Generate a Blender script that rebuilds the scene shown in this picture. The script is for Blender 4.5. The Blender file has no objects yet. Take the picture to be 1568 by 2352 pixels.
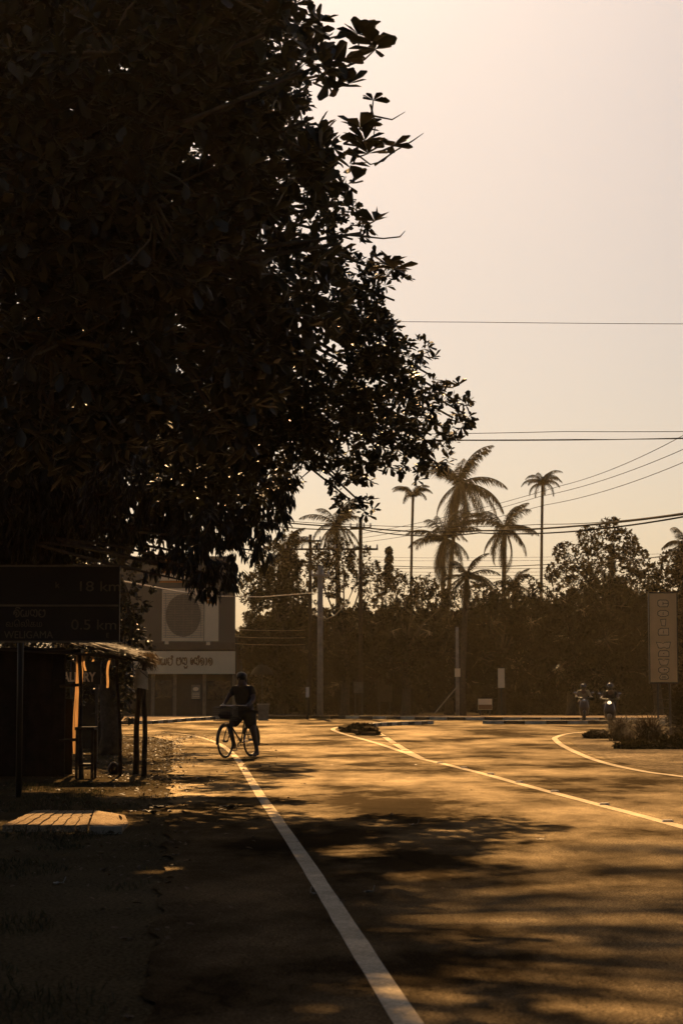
import bpy, bmesh, math, random
import numpy as np
from mathutils import Vector, Matrix, noise

C = bpy.context.scene.collection
R = math.radians
sc = bpy.context.scene
# ------------------------------------------------------------------ camera
F = 4573.0          # focal length in 1568x2352 picture units
HOR = 1577.0
CAMZ = 1.43
PITCH = math.atan((HOR-1176)/F)
cam_d = bpy.data.cameras.new('camera'); cam = bpy.data.objects.new('camera', cam_d); C.objects.link(cam)
cam.location = (0, 0, CAMZ); cam.rotation_euler = (R(90)+PITCH, 0, 0)
cam_d.sensor_fit = 'VERTICAL'; cam_d.sensor_height = 36; cam_d.sensor_width = 24
cam_d.lens = 36*F/2352
cam_d.clip_start = 0.1; cam_d.clip_end = 5000
cam_d.dof.use_dof = True; cam_d.dof.focus_distance = 30; cam_d.dof.aperture_fstop = 5.6
sc.camera = cam
# ------------------------------------------------------------------ world, sun, exposure
SUN_EL, SUN_AZ = 34.0, -3.0      # azimuth from +Y, negative = to the left
w = bpy.data.worlds.new('World'); sc.world = w; w.use_nodes = True
nt = w.node_tree; nt.nodes.clear()
sky = nt.nodes.new('ShaderNodeTexSky'); sky.sky_type = 'NISHITA'; sky.sun_disc = False
sky.sun_elevation = R(SUN_EL); sky.sun_rotation = R(SUN_AZ)
sky.air_density = 1.0; sky.dust_density = 2.0; sky.ozone_density = 0.6; sky.altitude = 0
mul = nt.nodes.new('ShaderNodeMixRGB'); mul.blend_type = 'MULTIPLY'; mul.inputs[0].default_value = 1
mul.inputs[2].default_value = (.370, .352, .345, 1)
bg = nt.nodes.new('ShaderNodeBackground'); bg.inputs[1].default_value = 0.055
out = nt.nodes.new('ShaderNodeOutputWorld')
nt.links.new(sky.outputs[0], mul.inputs[1]); nt.links.new(mul.outputs[0], bg.inputs[0]); nt.links.new(bg.outputs[0], out.inputs[0])
sd = bpy.data.lights.new('sun', 'SUN'); sd.energy = 3.1; sd.angle = R(0.6); sd.color = (1.0, 0.60, 0.255)
so = bpy.data.objects.new('sun', sd); C.objects.link(so); so.location = (0, 0, 60)
SD = Vector((math.sin(R(SUN_AZ))*math.cos(R(SUN_EL)), math.cos(R(SUN_AZ))*math.cos(R(SUN_EL)), math.sin(R(SUN_EL))))
so.rotation_euler = (-SD).to_track_quat('-Z', 'Y').to_euler()
sc.view_settings.view_transform = 'Standard'; sc.view_settings.look = 'None'
sc.view_settings.exposure = 1.2; sc.view_settings.gamma = 1
sc.cycles.use_denoising = True
sc.cycles.max_bounces = 6; sc.cycles.volume_bounces = 0; sc.cycles.transparent_max_bounces = 8
sc.cycles.diffuse_bounces = 2; sc.cycles.glossy_bounces = 2; sc.cycles.transmission_bounces = 3
sc.cycles.caustics_reflective = False; sc.cycles.caustics_refractive = False
sc.cycles.sample_clamp_indirect = 4; sc.cycles.sample_clamp_direct = 12

# ------------------------------------------------------------------ helpers
def at(px, py, Y):
    """point at forward distance Y that lies on the line of sight px,py"""
    v = Vector(((px-784)/F, 1.0, -(py-1176)/F))
    c, s = math.cos(PITCH), math.sin(PITCH)
    d = Vector((v.x, c*v.y - s*v.z, s*v.y + c*v.z))
    t = Y/d.y
    return Vector((0, 0, CAMZ)) + d*t
def gr(px, py, z=0.0):
    v = at(px, py, 1.0) - Vector((0, 0, CAMZ))
    t = (z-CAMZ)/v.z
    return Vector((0, 0, CAMZ)) + v*t
def ppm(Y): return F/Y
def tag(o, label=None, cat=None, group=None, kind=None):
    if label: o['label'] = label
    if cat: o['category'] = cat
    if group: o['group'] = group
    if kind: o['kind'] = kind
    return o
def empty(name, loc, rz=0.0):
    o = bpy.data.objects.new(name, None); C.objects.link(o); o.location = loc; o.rotation_euler = (0, 0, rz)
    o.empty_display_size = 0.2
    return o
class MB:
    def __init__(s): s.v = []; s.f = []; s.m = []; s.g = []
    def add(s, vs, fs, mi=0):
        s.g.append((vs, fs, mi)); n = len(s.v); s.v += [tuple(v) for v in vs]; s.f += [tuple(n+i for i in f) for f in fs]; s.m += [mi]*len(fs); return s
    def box(s, c, d, rz=0.0, mi=0, M=None):
        x, y, z = d[0]/2, d[1]/2, d[2]/2
        vs = [Vector((a*x, b*y, e*z)) for a in (-1, 1) for b in (-1, 1) for e in (-1, 1)]
        if M is None: M = Matrix.Rotation(rz, 3, 'Z')
        vs = [M @ v + Vector(c) for v in vs]
        return s.add(vs, [(0, 1, 3, 2), (4, 6, 7, 5), (0, 4, 5, 1), (2, 3, 7, 6), (0, 2, 6, 4), (1, 5, 7, 3)], mi)
    def tube(s, pts, r, n=8, mi=0, cap=True):
        pts = [Vector(p) for p in pts]; k = len(pts)
        rr = r if isinstance(r, (list, tuple)) else [r]*k
        vs = []
        prev = None
        for i, p in enumerate(pts):
            t = (pts[min(i+1, k-1)] - pts[max(i-1, 0)])
            if t.length < 1e-9: t = Vector((0, 0, 1))
            t.normalize()
            u = (prev - t*prev.dot(t)) if prev is not None else (t.cross(Vector((0, 0, 1))) if abs(t.z) < .95 else t.cross(Vector((1, 0, 0))))
            if u.length < 1e-6: u = t.orthogonal()
            u.normalize(); prev = u; w_ = t.cross(u)
            for j in range(n):
                a = 2*math.pi*j/n
                vs.append(p + (u*math.cos(a)+w_*math.sin(a))*rr[i])
        fs = [(i*n+j, i*n+(j+1) % n, (i+1)*n+(j+1) % n, (i+1)*n+j) for i in range(k-1) for j in range(n)]
        if cap: fs += [tuple(range(n-1, -1, -1)), tuple((k-1)*n+j for j in range(n))]
        return s.add(vs, fs, mi)
    def ring(s, c, axis, R_, r, n=40, m=8, mi=0):
        c = Vector(c); a = Vector(axis).normalized(); u = a.orthogonal().normalized(); w_ = a.cross(u)
        vs = []
        for i in range(n):
            t = 2*math.pi*i/n; d = u*math.cos(t)+w_*math.sin(t)
            for j in range(m):
                q = 2*math.pi*j/m; vs.append(c + d*(R_+r*math.cos(q)) + a*r*math.sin(q))
        fs = [(i*m+j, i*m+(j+1) % m, ((i+1) % n)*m+(j+1) % m, ((i+1) % n)*m+j) for i in range(n) for j in range(m)]
        return s.add(vs, fs, mi)
    def ball(s, c, rad, n=14, m=9, mi=0):
        rx, ry, rz = rad if isinstance(rad, (list, tuple)) else (rad,)*3
        vs = []
        for i in range(m+1):
            th = math.pi*i/m
            for j in range(n):
                a = 2*math.pi*j/n
                vs.append((c[0]+rx*math.sin(th)*math.cos(a), c[1]+ry*math.sin(th)*math.sin(a), c[2]+rz*math.cos(th)))
        fs = [(i*n+j, i*n+(j+1) % n, (i+1)*n+(j+1) % n, (i+1)*n+j) for i in range(m) for j in range(n)]
        return s.add(vs, fs, mi)
    def each(s, name, mats, parent=None, smooth=False):
        return [MB().add(*g_).build(name, mats, parent, smooth) for g_ in s.g]
    def build(s, name, mats, parent=None, smooth=False, loc=None):
        me = bpy.data.meshes.new(name); me.from_pydata(s.v, [], s.f)
        if not isinstance(mats, (list, tuple)): mats = [mats]
        for m in mats: me.materials.append(m)
        me.polygons.foreach_set('material_index', s.m)
        if smooth: me.polygons.foreach_set('use_smooth', [True]*len(s.f))
        me.update()
        bm = bmesh.new(); bm.from_mesh(me); bmesh.ops.recalc_face_normals(bm, faces=bm.faces); bm.to_mesh(me); bm.free()
        o = bpy.data.objects.new(name, me); C.objects.link(o)
        if parent: o.parent = parent
        if loc is not None: o.location = loc
        return o
def np_mesh(name, V, faces_n, mats, parent=None, smooth=False, midx=None):
    """V (N*k,3), faces_n: list of index arrays (rows) of equal loop size"""
    me = bpy.data.meshes.new(name)
    tot = sum(f.shape[0] for f in faces_n); loops = np.concatenate([f.ravel() for f in faces_n])
    sizes = np.concatenate([np.full(f.shape[0], f.shape[1]) for f in faces_n])
    me.vertices.add(len(V)); me.vertices.foreach_set('co', V.astype(np.float32).ravel())
    me.loops.add(len(loops)); me.loops.foreach_set('vertex_index', loops.astype(np.int32))
    me.polygons.add(tot)
    st = np.concatenate([[0], np.cumsum(sizes)[:-1]])
    me.polygons.foreach_set('loop_start', st.astype(np.int32)); me.polygons.foreach_set('loop_total', sizes.astype(np.int32))
    if smooth: me.polygons.foreach_set('use_smooth', np.ones(tot, dtype=bool))
    if not isinstance(mats, (list, tuple)): mats = [mats]
    for m in mats: me.materials.append(m)
    if midx is not None: me.polygons.foreach_set('material_index', midx.astype(np.int32))
    me.update(calc_edges=True); me.validate()
    o = bpy.data.objects.new(name, me); C.objects.link(o)
    if parent: o.parent = parent
    return o

# ------------------------------------------------------------------ materials
MT = {}
def mat(name, col, rough=.7, spec=.4, metal=0, var=.25, scale=6, bump=0.0, bscale=60, trans=0.0, col2=None, emit=None):
    if name in MT: return MT[name]
    m = bpy.data.materials.new(name); m.use_nodes = True; t = m.node_tree; t.nodes.clear()
    o = t.nodes.new('ShaderNodeOutputMaterial'); b = t.nodes.new('ShaderNodeBsdfPrincipled')
    b.inputs['Roughness'].default_value = rough; b.inputs['Metallic'].default_value = metal
    b.inputs['Specular IOR Level'].default_value = spec
    tc = t.nodes.new('ShaderNodeTexCoord'); n = t.nodes.new('ShaderNodeTexNoise'); n.inputs['Scale'].default_value = scale
    n.inputs['Detail'].default_value = 6; n.inputs['Roughness'].default_value = .6
    t.links.new(tc.outputs['Object'], n.inputs['Vector'])
    r = t.nodes.new('ShaderNodeValToRGB'); c2 = col2 or tuple(c*(1-var) for c in col)
    c1 = tuple(min(1, c*(1+var*.5)) for c in col)
    r.color_ramp.elements[0].position = .35; r.color_ramp.elements[1].position = .65
    r.color_ramp.elements[0].color = (*c2, 1); r.color_ramp.elements[1].color = (*c1, 1)
    t.links.new(n.outputs['Fac'], r.inputs[0]); t.links.new(r.outputs[0], b.inputs['Base Color'])
    if bump:
        n2 = t.nodes.new('ShaderNodeTexNoise'); n2.inputs['Scale'].default_value = bscale; n2.inputs['Detail'].default_value = 4
        t.links.new(tc.outputs['Object'], n2.inputs['Vector'])
        bp = t.nodes.new('ShaderNodeBump'); bp.inputs['Strength'].default_value = bump; bp.inputs['Distance'].default_value = .02
        t.links.new(n2.outputs['Fac'], bp.inputs['Height']); t.links.new(bp.outputs[0], b.inputs['Normal'])
    if emit: b.inputs['Emission Color'].default_value = (*emit[0], 1); b.inputs['Emission Strength'].default_value = emit[1]
    if trans:
        tr = t.nodes.new('ShaderNodeBsdfTranslucent'); mx = t.nodes.new('ShaderNodeMixShader'); mx.inputs[0].default_value = trans
        t.links.new(r.outputs[0], tr.inputs[0]); t.links.new(b.outputs[0], mx.inputs[1]); t.links.new(tr.outputs[0], mx.inputs[2])
        t.links.new(mx.outputs[0], o.inputs[0])
    else: t.links.new(b.outputs[0], o.inputs[0])
    MT[name] = m; return m
leafA = mat('broad_leaf', (.045, .04, .016), .42, .45, var=.5, scale=3, trans=.12)
leafB = mat('small_leaf', (.036, .032, .013), .45, .4, var=.5, scale=3, trans=.10)
leafC = mat('mango_leaf', (.036, .03, .013), .4, .45, var=.5, scale=3, trans=.10)
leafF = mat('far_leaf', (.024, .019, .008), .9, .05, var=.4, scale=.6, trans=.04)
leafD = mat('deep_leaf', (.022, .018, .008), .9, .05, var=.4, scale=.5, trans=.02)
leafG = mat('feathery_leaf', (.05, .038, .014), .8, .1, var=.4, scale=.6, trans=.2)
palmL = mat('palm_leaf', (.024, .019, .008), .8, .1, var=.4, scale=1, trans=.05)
bark = mat('bark', (.10, .075, .05), .85, .2, var=.4, scale=8, bump=.5, bscale=30)
bark2 = mat('twig_bark', (.16, .12, .07), .7, .3, var=.3, scale=8)
dryleaf = mat('dry_leaf', (.13, .075, .03), .6, .25, var=.6, scale=9, trans=.1)
white = mat('white_paint', (.72, .66, .55), .5, .4, var=.15, scale=5)
black = mat('black_paint', (.02, .018, .016), .5, .4, var=.2, scale=5)
conc = mat('concrete', (.34, .29, .22), .8, .25, var=.3, scale=4, bump=.3, bscale=50)
concd = mat('weathered_concrete', (.22, .18, .13), .85, .25, var=.4, scale=3, bump=.4, bscale=30)
wood = mat('rough_wood', (.055, .037, .022), .8, .2, var=.5, scale=10, bump=.5, bscale=40)
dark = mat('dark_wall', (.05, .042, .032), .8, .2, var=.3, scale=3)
metal = mat('dark_metal', (.06, .055, .05), .38, .5, metal=.6, var=.2)
chrome = mat('chrome', (.6, .55, .5), .2, .5, metal=1, var=.1)
rubber = mat('rubber', (.018, .016, .015), .7, .3)
orange = mat('orange_print', (.45, .17, .03), .6, .3, var=.15)
thatchm = mat('thatch', (.24, .16, .08), .7, .3, var=.6, scale=12, trans=.15)
skin = mat('skin', (.11, .06, .04), .5, .4, var=.1)
clothm = mat('dark_cloth', (.035, .03, .028), .9, .1, var=.3, scale=12)
clothd = mat('brown_cloth', (.045, .035, .026), .9, .1, var=.3, scale=12)
hairm = mat('black_hair', (.01, .009, .008), .45, .4)
wirem = mat('cable_rubber', (.02, .017, .014), .9, .05)
tarp = mat('translucent_tarp', (.62, .38, .17), .5, .4, var=.25, scale=4, trans=.6)
grassm = mat('grass_blade', (.05, .05, .018), .55, .3, var=.4, scale=2, trans=.25)

# ---- ground-type materials with more structure
def ground_mat(name, col_a, col_b, rough=.6, grain=220, bump=.6, spec=.5, rvar=.15, patch=.35, crack=False, gdist=.006, speck=.5):
    m = bpy.data.materials.new(name); m.use_nodes = True; t = m.node_tree; t.nodes.clear(); L = t.links.new
    o = t.nodes.new('ShaderNodeOutputMaterial'); b = t.nodes.new('ShaderNodeBsdfDiffuse'); gl = t.nodes.new('ShaderNodeBsdfGlossy'); ms = t.nodes.new('ShaderNodeMixShader'); ms.inputs[0].default_value = spec
    gl.inputs['Color'].default_value = (1, .80, .52, 1); L(b.outputs[0], ms.inputs[1]); L(gl.outputs[0], ms.inputs[2]); L(ms.outputs[0], o.inputs[0])
    tc = t.nodes.new('ShaderNodeTexCoord')
    n1 = t.nodes.new('ShaderNodeTexNoise'); n1.inputs['Scale'].default_value = patch; n1.inputs['Detail'].default_value = 8; n1.inputs['Roughness'].default_value = .65
    n2 = t.nodes.new('ShaderNodeTexNoise'); n2.inputs['Scale'].default_value = grain; n2.inputs['Detail'].default_value = 3
    n3 = t.nodes.new('ShaderNodeTexNoise'); n3.inputs['Scale'].default_value = grain*.12; n3.inputs['Detail'].default_value = 4
    for n in (n1, n2, n3): L(tc.outputs['Object'], n.inputs['Vector'])
    r = t.nodes.new('ShaderNodeValToRGB'); r.color_ramp.elements[0].position = .35; r.color_ramp.elements[1].position = .68
    r.color_ramp.elements[0].color = (*col_a, 1); r.color_ramp.elements[1].color = (*col_b, 1)
    L(n1.outputs['Fac'], r.inputs[0])
    r2 = t.nodes.new('ShaderNodeValToRGB'); r2.color_ramp.elements[0].position = .38; r2.color_ramp.elements[1].position = .66
    r2.color_ramp.elements[0].color = (1-speck, 1-speck, 1-speck, 1); r2.color_ramp.elements[1].color = (1+speck, 1+speck, 1+speck, 1)
    L(n2.outputs['Fac'], r2.inputs[0])
    mx = t.nodes.new('ShaderNodeMixRGB'); mx.blend_type = 'MULTIPLY'; mx.inputs[0].default_value = 1
    L(r.outputs[0], mx.inputs[1]); L(r2.outputs[0], mx.inputs[2])
    last = mx.outputs[0]
    if crack:
        v = t.nodes.new('ShaderNodeTexVoronoi'); v.feature = 'DISTANCE_TO_EDGE'; v.inputs['Scale'].default_value = .45
        n4 = t.nodes.new('ShaderNodeTexNoise'); n4.inputs['Scale'].default_value = 2.5; L(tc.outputs['Object'], n4.inputs['Vector'])
        ad = t.nodes.new('ShaderNodeMixRGB'); ad.inputs[0].default_value = .25; L(tc.outputs['Object'], ad.inputs[1]); L(n4.outputs['Color'], ad.inputs[2])
        L(ad.outputs[0], v.inputs['Vector'])
        cr = t.nodes.new('ShaderNodeValToRGB'); cr.color_ramp.elements[0].position = 0; cr.color_ramp.elements[1].position = .012
        cr.color_ramp.elements[0].color = (.45, .45, .45, 1); cr.color_ramp.elements[1].color = (1, 1, 1, 1); L(v.outputs['Distance'], cr.inputs[0])
        m2 = t.nodes.new('ShaderNodeMixRGB'); m2.blend_type = 'MULTIPLY'; m2.inputs[0].default_value = 1
        L(last, m2.inputs[1]); L(cr.outputs[0], m2.inputs[2]); last = m2.outputs[0]
    L(last, b.inputs['Color'])
    mr = t.nodes.new('ShaderNodeMapRange'); mr.inputs[1].default_value = .3; mr.inputs[2].default_value = .7
    mr.inputs[3].default_value = rough+rvar; mr.inputs[4].default_value = rough-rvar; L(n1.outputs['Fac'], mr.inputs[0]); L(mr.outputs[0], gl.inputs['Roughness'])
    n5 = t.nodes.new('ShaderNodeTexNoise'); n5.inputs['Scale'].default_value = .42; n5.inputs['Detail'].default_value = 9; n5.inputs['Roughness'].default_value = .7
    mp = t.nodes.new('ShaderNodeMapping'); mp.inputs['Scale'].default_value = (1, .45, 1); mp.inputs['Location'].default_value = (3.3, 7.1, 0); L(tc.outputs['Object'], mp.inputs[0]); L(mp.outputs[0], n5.inputs['Vector'])
    m5 = t.nodes.new('ShaderNodeMapRange'); m5.inputs[1].default_value = .42; m5.inputs[2].default_value = .64; m5.inputs[3].default_value = spec*.22; m5.inputs[4].default_value = spec*2.7
    L(n5.outputs['Fac'], m5.inputs[0]); 
    g5 = t.nodes.new('ShaderNodeMath'); g5.operation = 'MULTIPLY'; n6 = t.nodes.new('ShaderNodeTexNoise'); n6.inputs['Scale'].default_value = grain*.55; n6.inputs['Detail'].default_value = 5; n6.inputs['Roughness'].default_value = .8
    L(tc.outputs['Object'], n6.inputs['Vector']); m6 = t.nodes.new('ShaderNodeMapRange'); m6.inputs[1].default_value = .4; m6.inputs[2].default_value = .62; m6.inputs[3].default_value = .25; m6.inputs[4].default_value = 1.9
    L(n6.outputs['Fac'], m6.inputs[0]); L(m5.outputs[0], g5.inputs[0]); L(m6.outputs[0], g5.inputs[1]); L(g5.outputs[0], ms.inputs[0])
    b1 = t.nodes.new('ShaderNodeBump'); b1.inputs['Strength'].default_value = bump; b1.inputs['Distance'].default_value = gdist; L(n2.outputs['Fac'], b1.inputs['Height'])
    b2 = t.nodes.new('ShaderNodeBump'); b2.inputs['Strength'].default_value = bump*.6; b2.inputs['Distance'].default_value = gdist*4; L(n3.outputs['Fac'], b2.inputs['Height'])
    L(b1.outputs[0], b2.inputs['Normal']); L(b2.outputs[0], b.inputs['Normal']); L(b2.outputs[0], gl.inputs['Normal'])
    return m
asphalt = ground_mat('asphalt', (.013, .0088, .0046), (.034, .0215, .0105), .50, 95, 1.0, .034, .10, .25, True, .006, .8)
dirt = ground_mat('dirt', (.055, .041, .021), (.105, .077, .039), .75, 40, .9, .012, .08, .5, False, .02)
gravel = ground_mat('gravel', (.09, .07, .045), (.17, .13, .085), .55, 18, 1, .025, .1, .6, False, .05)
paving = ground_mat('paving', (.28, .20, .12), (.40, .29, .18), .6, 50, .5, .015, .08, .8, False)
linep = ground_mat('road_paint', (.46, .38, .26), (.70, .59, .42), .45, 60, .6, .05, .1, 2.2, False, .004, .25)

# ------------------------------------------------------------------ ground, road, markings
def sheet(name, pts, z, m, kind='structure', thick=0):
    me = bpy.data.meshes.new(name); bm = bmesh.new()
    vs = [bm.verts.new((p[0], p[1], z)) for p in pts]
    f = bm.faces.new(vs)
    if f.normal.z < 0 or True:
        bm.normal_update()
        if f.normal.z < 0: f.normal_flip()
    bmesh.ops.triangulate(bm, faces=bm.faces[:])
    if thick:
        r_ = bmesh.ops.extrude_face_region(bm, geom=bm.faces[:])
        bmesh.ops.translate(bm, verts=[v for v in r_['geom'] if isinstance(v, bmesh.types.BMVert)], vec=(0, 0, thick))
        bmesh.ops.recalc_face_normals(bm, faces=bm.faces[:])
    bm.to_mesh(me); bm.free(); me.materials.append(m)
    o = bpy.data.objects.new(name, me); C.objects.link(o)
    if kind: o['kind'] = kind
    return o
sheet('ground', [(-700, -200), (700, -200), (700, 1600), (-700, 1600)], 0, dirt)
rng = random.Random(5)
edge = []
Ys = np.arange(-10, 52, .12)
for y in Ys:      # ragged left edge of the asphalt
    if y < 16: x = -.83 + (y-8.4)*(-1.4+.83)/(16-8.4)
    else: x = -1.4 + (y-16)*(-4.35+1.4)/(52-16)
    x += .11*noise.noise(Vector((y*1.3, 0, 0))) + .05*noise.noise(Vector((y*6, 3, 0)))
    edge.append((x, y))
pl = edge + [(-5.2, 56), (-7.5, 60), (-14, 64), (-40, 68), (-40, 80)]
farl = [gr(340, 1665), gr(430, 1658), gr(520, 1652), gr(610, 1650), gr(800, 1652), gr(1000, 1655), gr(1200, 1656), gr(1568, 1657)]
pl += [(-22, 76.0)] + [(p.x, p.y+.05) for p in farl] + [(40, 82), (40, 30), (40, -10)]
sheet('road', pl, .02, asphalt)
def ribbon(pts, w_, z, name, m=None, sub=8, kind='structure', ragged=.0):
    # smooth polyline on the ground with a constant real width
    P = [Vector((p[0], p[1], 0)) for p in pts]
    Q = []
    for i in range(len(P)-1):
        p0, p1, p2, p3 = P[max(i-1, 0)], P[i], P[i+1], P[min(i+2, len(P)-1)]
        for k in range(sub):
            t = k/sub
            Q.append(.5*((2*p1)+(p2-p0)*t+(2*p0-5*p1+4*p2-p3)*t*t+(3*p1-p0-3*p2+p3)*t**3))
    Q.append(P[-1])
    vs = []; fs = []
    for i, q in enumerate(Q):
        t = (Q[min(i+1, len(Q)-1)]-Q[max(i-1, 0)]).normalized(); n = Vector((-t.y, t.x, 0))
        a = w_/2*(1+ragged*noise.noise(q*3)); b = w_/2*(1+ragged*noise.noise(q*3+Vector((9, 9, 9))))
        vs += [q+n*a+Vector((0, 0, z)), q-n*b+Vector((0, 0, z))]
        if i: fs.append((2*i-2, 2*i-1, 2*i+1, 2*i))
    o = MB().add(vs, fs).build(name, m or linep); o['kind'] = kind
    return o
def g2(*a): p = gr(*a); return (p.x, p.y)
ribbon([(.86, 1.2), g2(931, 2352), g2(760, 2078), g2(668, 1934), g2(590, 1818), g2(540, 1740), g2(500, 1709), g2(450, 1693), g2(395, 1686), g2(330, 1682)], .125, .024, 'edge_line', ragged=.12)
ribbon([(4.2, 9), (3.85, 15), g2(1568, 1905), g2(1390, 1857), g2(1190, 1803), g2(1100, 1778), g2(1020, 1758), g2(968, 1746)], .135, .024, 'centre_line', ragged=.15)
ribbon([g2(968, 1746), g2(920, 1728), g2(860, 1708), g2(800, 1691), g2(770, 1681), g2(766, 1675), g2(790, 1669)], .14, .028, 'island_line', ragged=.15)
for i, (a, b) in enumerate([((965, 1744), (935, 1728)), ((932, 1726), (908, 1711)), ((903, 1708), (884, 1695)), ((880, 1692), (862, 1682))]):
    ribbon([g2(*a), g2(*b)], .16, .024, 'branch_line', ragged=.15)
ribbon([g2(1400, 1683), g2(1350, 1683), g2(1305, 1687), g2(1277, 1695), g2(1275, 1702), g2(1300, 1720), g2(1370, 1750), g2(1470, 1774), g2(1568, 1788), (6.1, 25.5), (7, 18)], .15, .028, 'verge_line', ragged=.15)
# gravel verge on the right
sheet('gravel_verge', [g2(1400, 1687), g2(1330, 1692), g2(1308, 1704), g2(1330, 1722), g2(1400, 1748), g2(1480, 1768), g2(1568, 1779), (13, 29.5), (30, 30), (30, 72), (17, 66)], .024, gravel)
# striped kerbs
def kerb(pts, name, h=.14, wd=.16, step=.75, back=0):
    P = [Vector((p[0], p[1], 0)) for p in pts]
    segs = []; i = 0; tot = 0; cur = P[0].copy(); k = 0; mb = MB(); last = cur.copy(); need = step
    path = [cur.copy()]
    for a, b in zip(P[:-1], P[1:]):
        L = (b-a).length; d = 0
        while L-d >= need:
            d += need; path.append(a+(b-a)*(d/L)); need = step
        need -= (L-d)
    for i, (a, b) in enumerate(zip(path[:-1], path[1:])):
        ang = math.atan2(b.y-a.y, b.x-a.x); c = (a+b)/2
        mb.box((c.x, c.y, h/2+.002), ((b-a).length-.012, wd, h), ang, mi=i % 2)
    o = mb.build(name, [mat('kerb_white', (.6, .5, .34), .75, .1, var=.45, scale=3), black]); o['kind'] = 'structure'; return o
kp = [(-22, 76.0)] + [(p.x, p.y) for p in farl] + [(30, 82)]
kerb([(p[0], p[1]+.1) for p in kp], 'kerb', .15, .18, .8)
kerb([g2(845, 1672), g2(870, 1669.5), g2(920, 1667), g2(992, 1664.5)], 'island_kerb', .15, .15, .5)
kerb([g2(1108, 1664), g2(1250, 1664.5), g2(1420, 1664), (22, 74)], 'far_island_kerb', .15, .18, .8)
sheet('pavement', [(p[0], p[1]+.2) for p in kp]+[(30, 90), (-22, 88)], .01, paving, thick=.13)
sheet('far_island', [(g2(1108, 1664)[0], g2(1108, 1664)[1]+.12), (g2(1420, 1664)[0], g2(1420, 1664)[1]+.12), (22, 74.2), (22, 77), (g2(1200, 1659)[0], g2(1200, 1659)[1])], .03, dirt, thick=.08)

# ------------------------------------------------------------------ foliage
def unit(a): return a/np.maximum(np.linalg.norm(a, axis=-1, keepdims=True), 1e-9)
LT_BROAD = (np.array([(0, 0, 0), (.35, .28, .03), (.75, .5, .02), (1, .12, -.06), (1, -.12, -.06), (.75, -.5, .02), (.35, -.28, .03), (.5, 0, -.05)]),
            [np.array([(0, 7, 1), (0, 6, 7)]), np.array([(1, 7, 3, 2), (7, 6, 5, 4)]), np.array([(7, 4, 3)])])
LT_LONG = (np.array([(0, 0, 0), (.4, .5, .02), (.75, .32, -.05), (1, 0, -.15), (.75, -.32, -.05), (.4, -.5, .02), (.45, 0, -.05)]),
           [np.array([(0, 6, 1), (0, 5, 6)]), np.array([(1, 6, 3, 2), (6, 5, 4, 3)])])
LT_QUAD = (np.array([(0, 0, 0), (.5, .5, .08), (1, 0, 0), (.5, -.5, .08)]), [np.array([(0, 1, 2), (0, 2, 3)])])
def leaf_cards(name, P, D, Lg, Wd, tmpl, m, parent, rs):
    D = unit(D); up = np.tile([0, 0, 1.0], (len(D), 1)) + rs.normal(0, .35, D.shape)
    S = unit(np.cross(D, up)); N = np.cross(S, D)
    T, fl = tmpl; k = len(T)
    V = P[:, None, :] + D[:, None, :]*(T[None, :, 0:1]*Lg[:, None, None]) + S[:, None, :]*(T[None, :, 1:2]*Wd[:, None, None]) + N[:, None, :]*(T[None, :, 2:3]*Lg[:, None, None])
    base = (np.arange(len(P))*k)
    faces = [(base[:, None, None] + f[None]).reshape(-1, f.shape[1]) for f in fl]
    return np_mesh(name, V.reshape(-1, 3), faces, m, parent)
def blob_points(blobs, dens, rs, shell=.55, gap=.0, gscale=.8, seed=0):
    out_p = []; out_n = []
    for (c, rad) in blobs:
        rad = np.array(rad, float); vol = 4.19*rad.prod(); n = max(6, int(dens*vol*(1-(1-shell)*.4)))
        d = unit(rs.normal(size=(n, 3))); r = rs.uniform(0, 1, n)**(1/3); r = np.where(rs.uniform(size=n) < shell, .6+.4*r, r)
        bump = np.array([1+.22*noise.noise(Vector(tuple(x*1.7))+Vector((seed, c[0], c[2]))) for x in d])
        p = np.array(c)+d*rad*(r*bump)[:, None]
        out_p.append(p); out_n.append(d)
    P = np.concatenate(out_p); N = np.concatenate(out_n)
    if gap > -1:
        g = np.array([noise.noise(Vector(tuple(p/gscale))+Vector((seed*3.1, 0, 0))) for p in P]); k = g > gap
        P, N = P[k], N[k]
    return P, N
# openings cut into the foliage so the sun lights chosen ground patches (x0, x1, y0, y1 in metres)
def opening(px0, px1, py0, py1):
    a, b, c, d = gr(px0, py1), gr(px1, py1), gr(px0, py0), gr(px1, py0)
    return ((a.x+c.x)/2-.1, (b.x+d.x)/2+.1, a.y-.12, c.y+.12)
SUNGAPS = [opening(*q) for q in [(40, 290, 1872, 1912), (660, 1080, 1812, 1842), (1080, 1568, 1968, 1992), (1220, 1568, 2022, 2066), (900, 1110, 2010, 2030), (930, 1260, 2104, 2180), (820, 1010, 2128, 2150),
    (990, 1330, 2228, 2262), (1250, 1568, 2262, 2352), (880, 960, 2250, 2352), (1400, 1568, 2125, 2150), (1040, 1200, 2290, 2352), (1330, 1568, 1905, 1925), (760, 870, 1950, 1975), (330, 420, 1990, 2010)]] + [(-4.5, -3.9, 27.5, 31.8), (-3.9, -3.0, 28.6, 30.2)]
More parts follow.
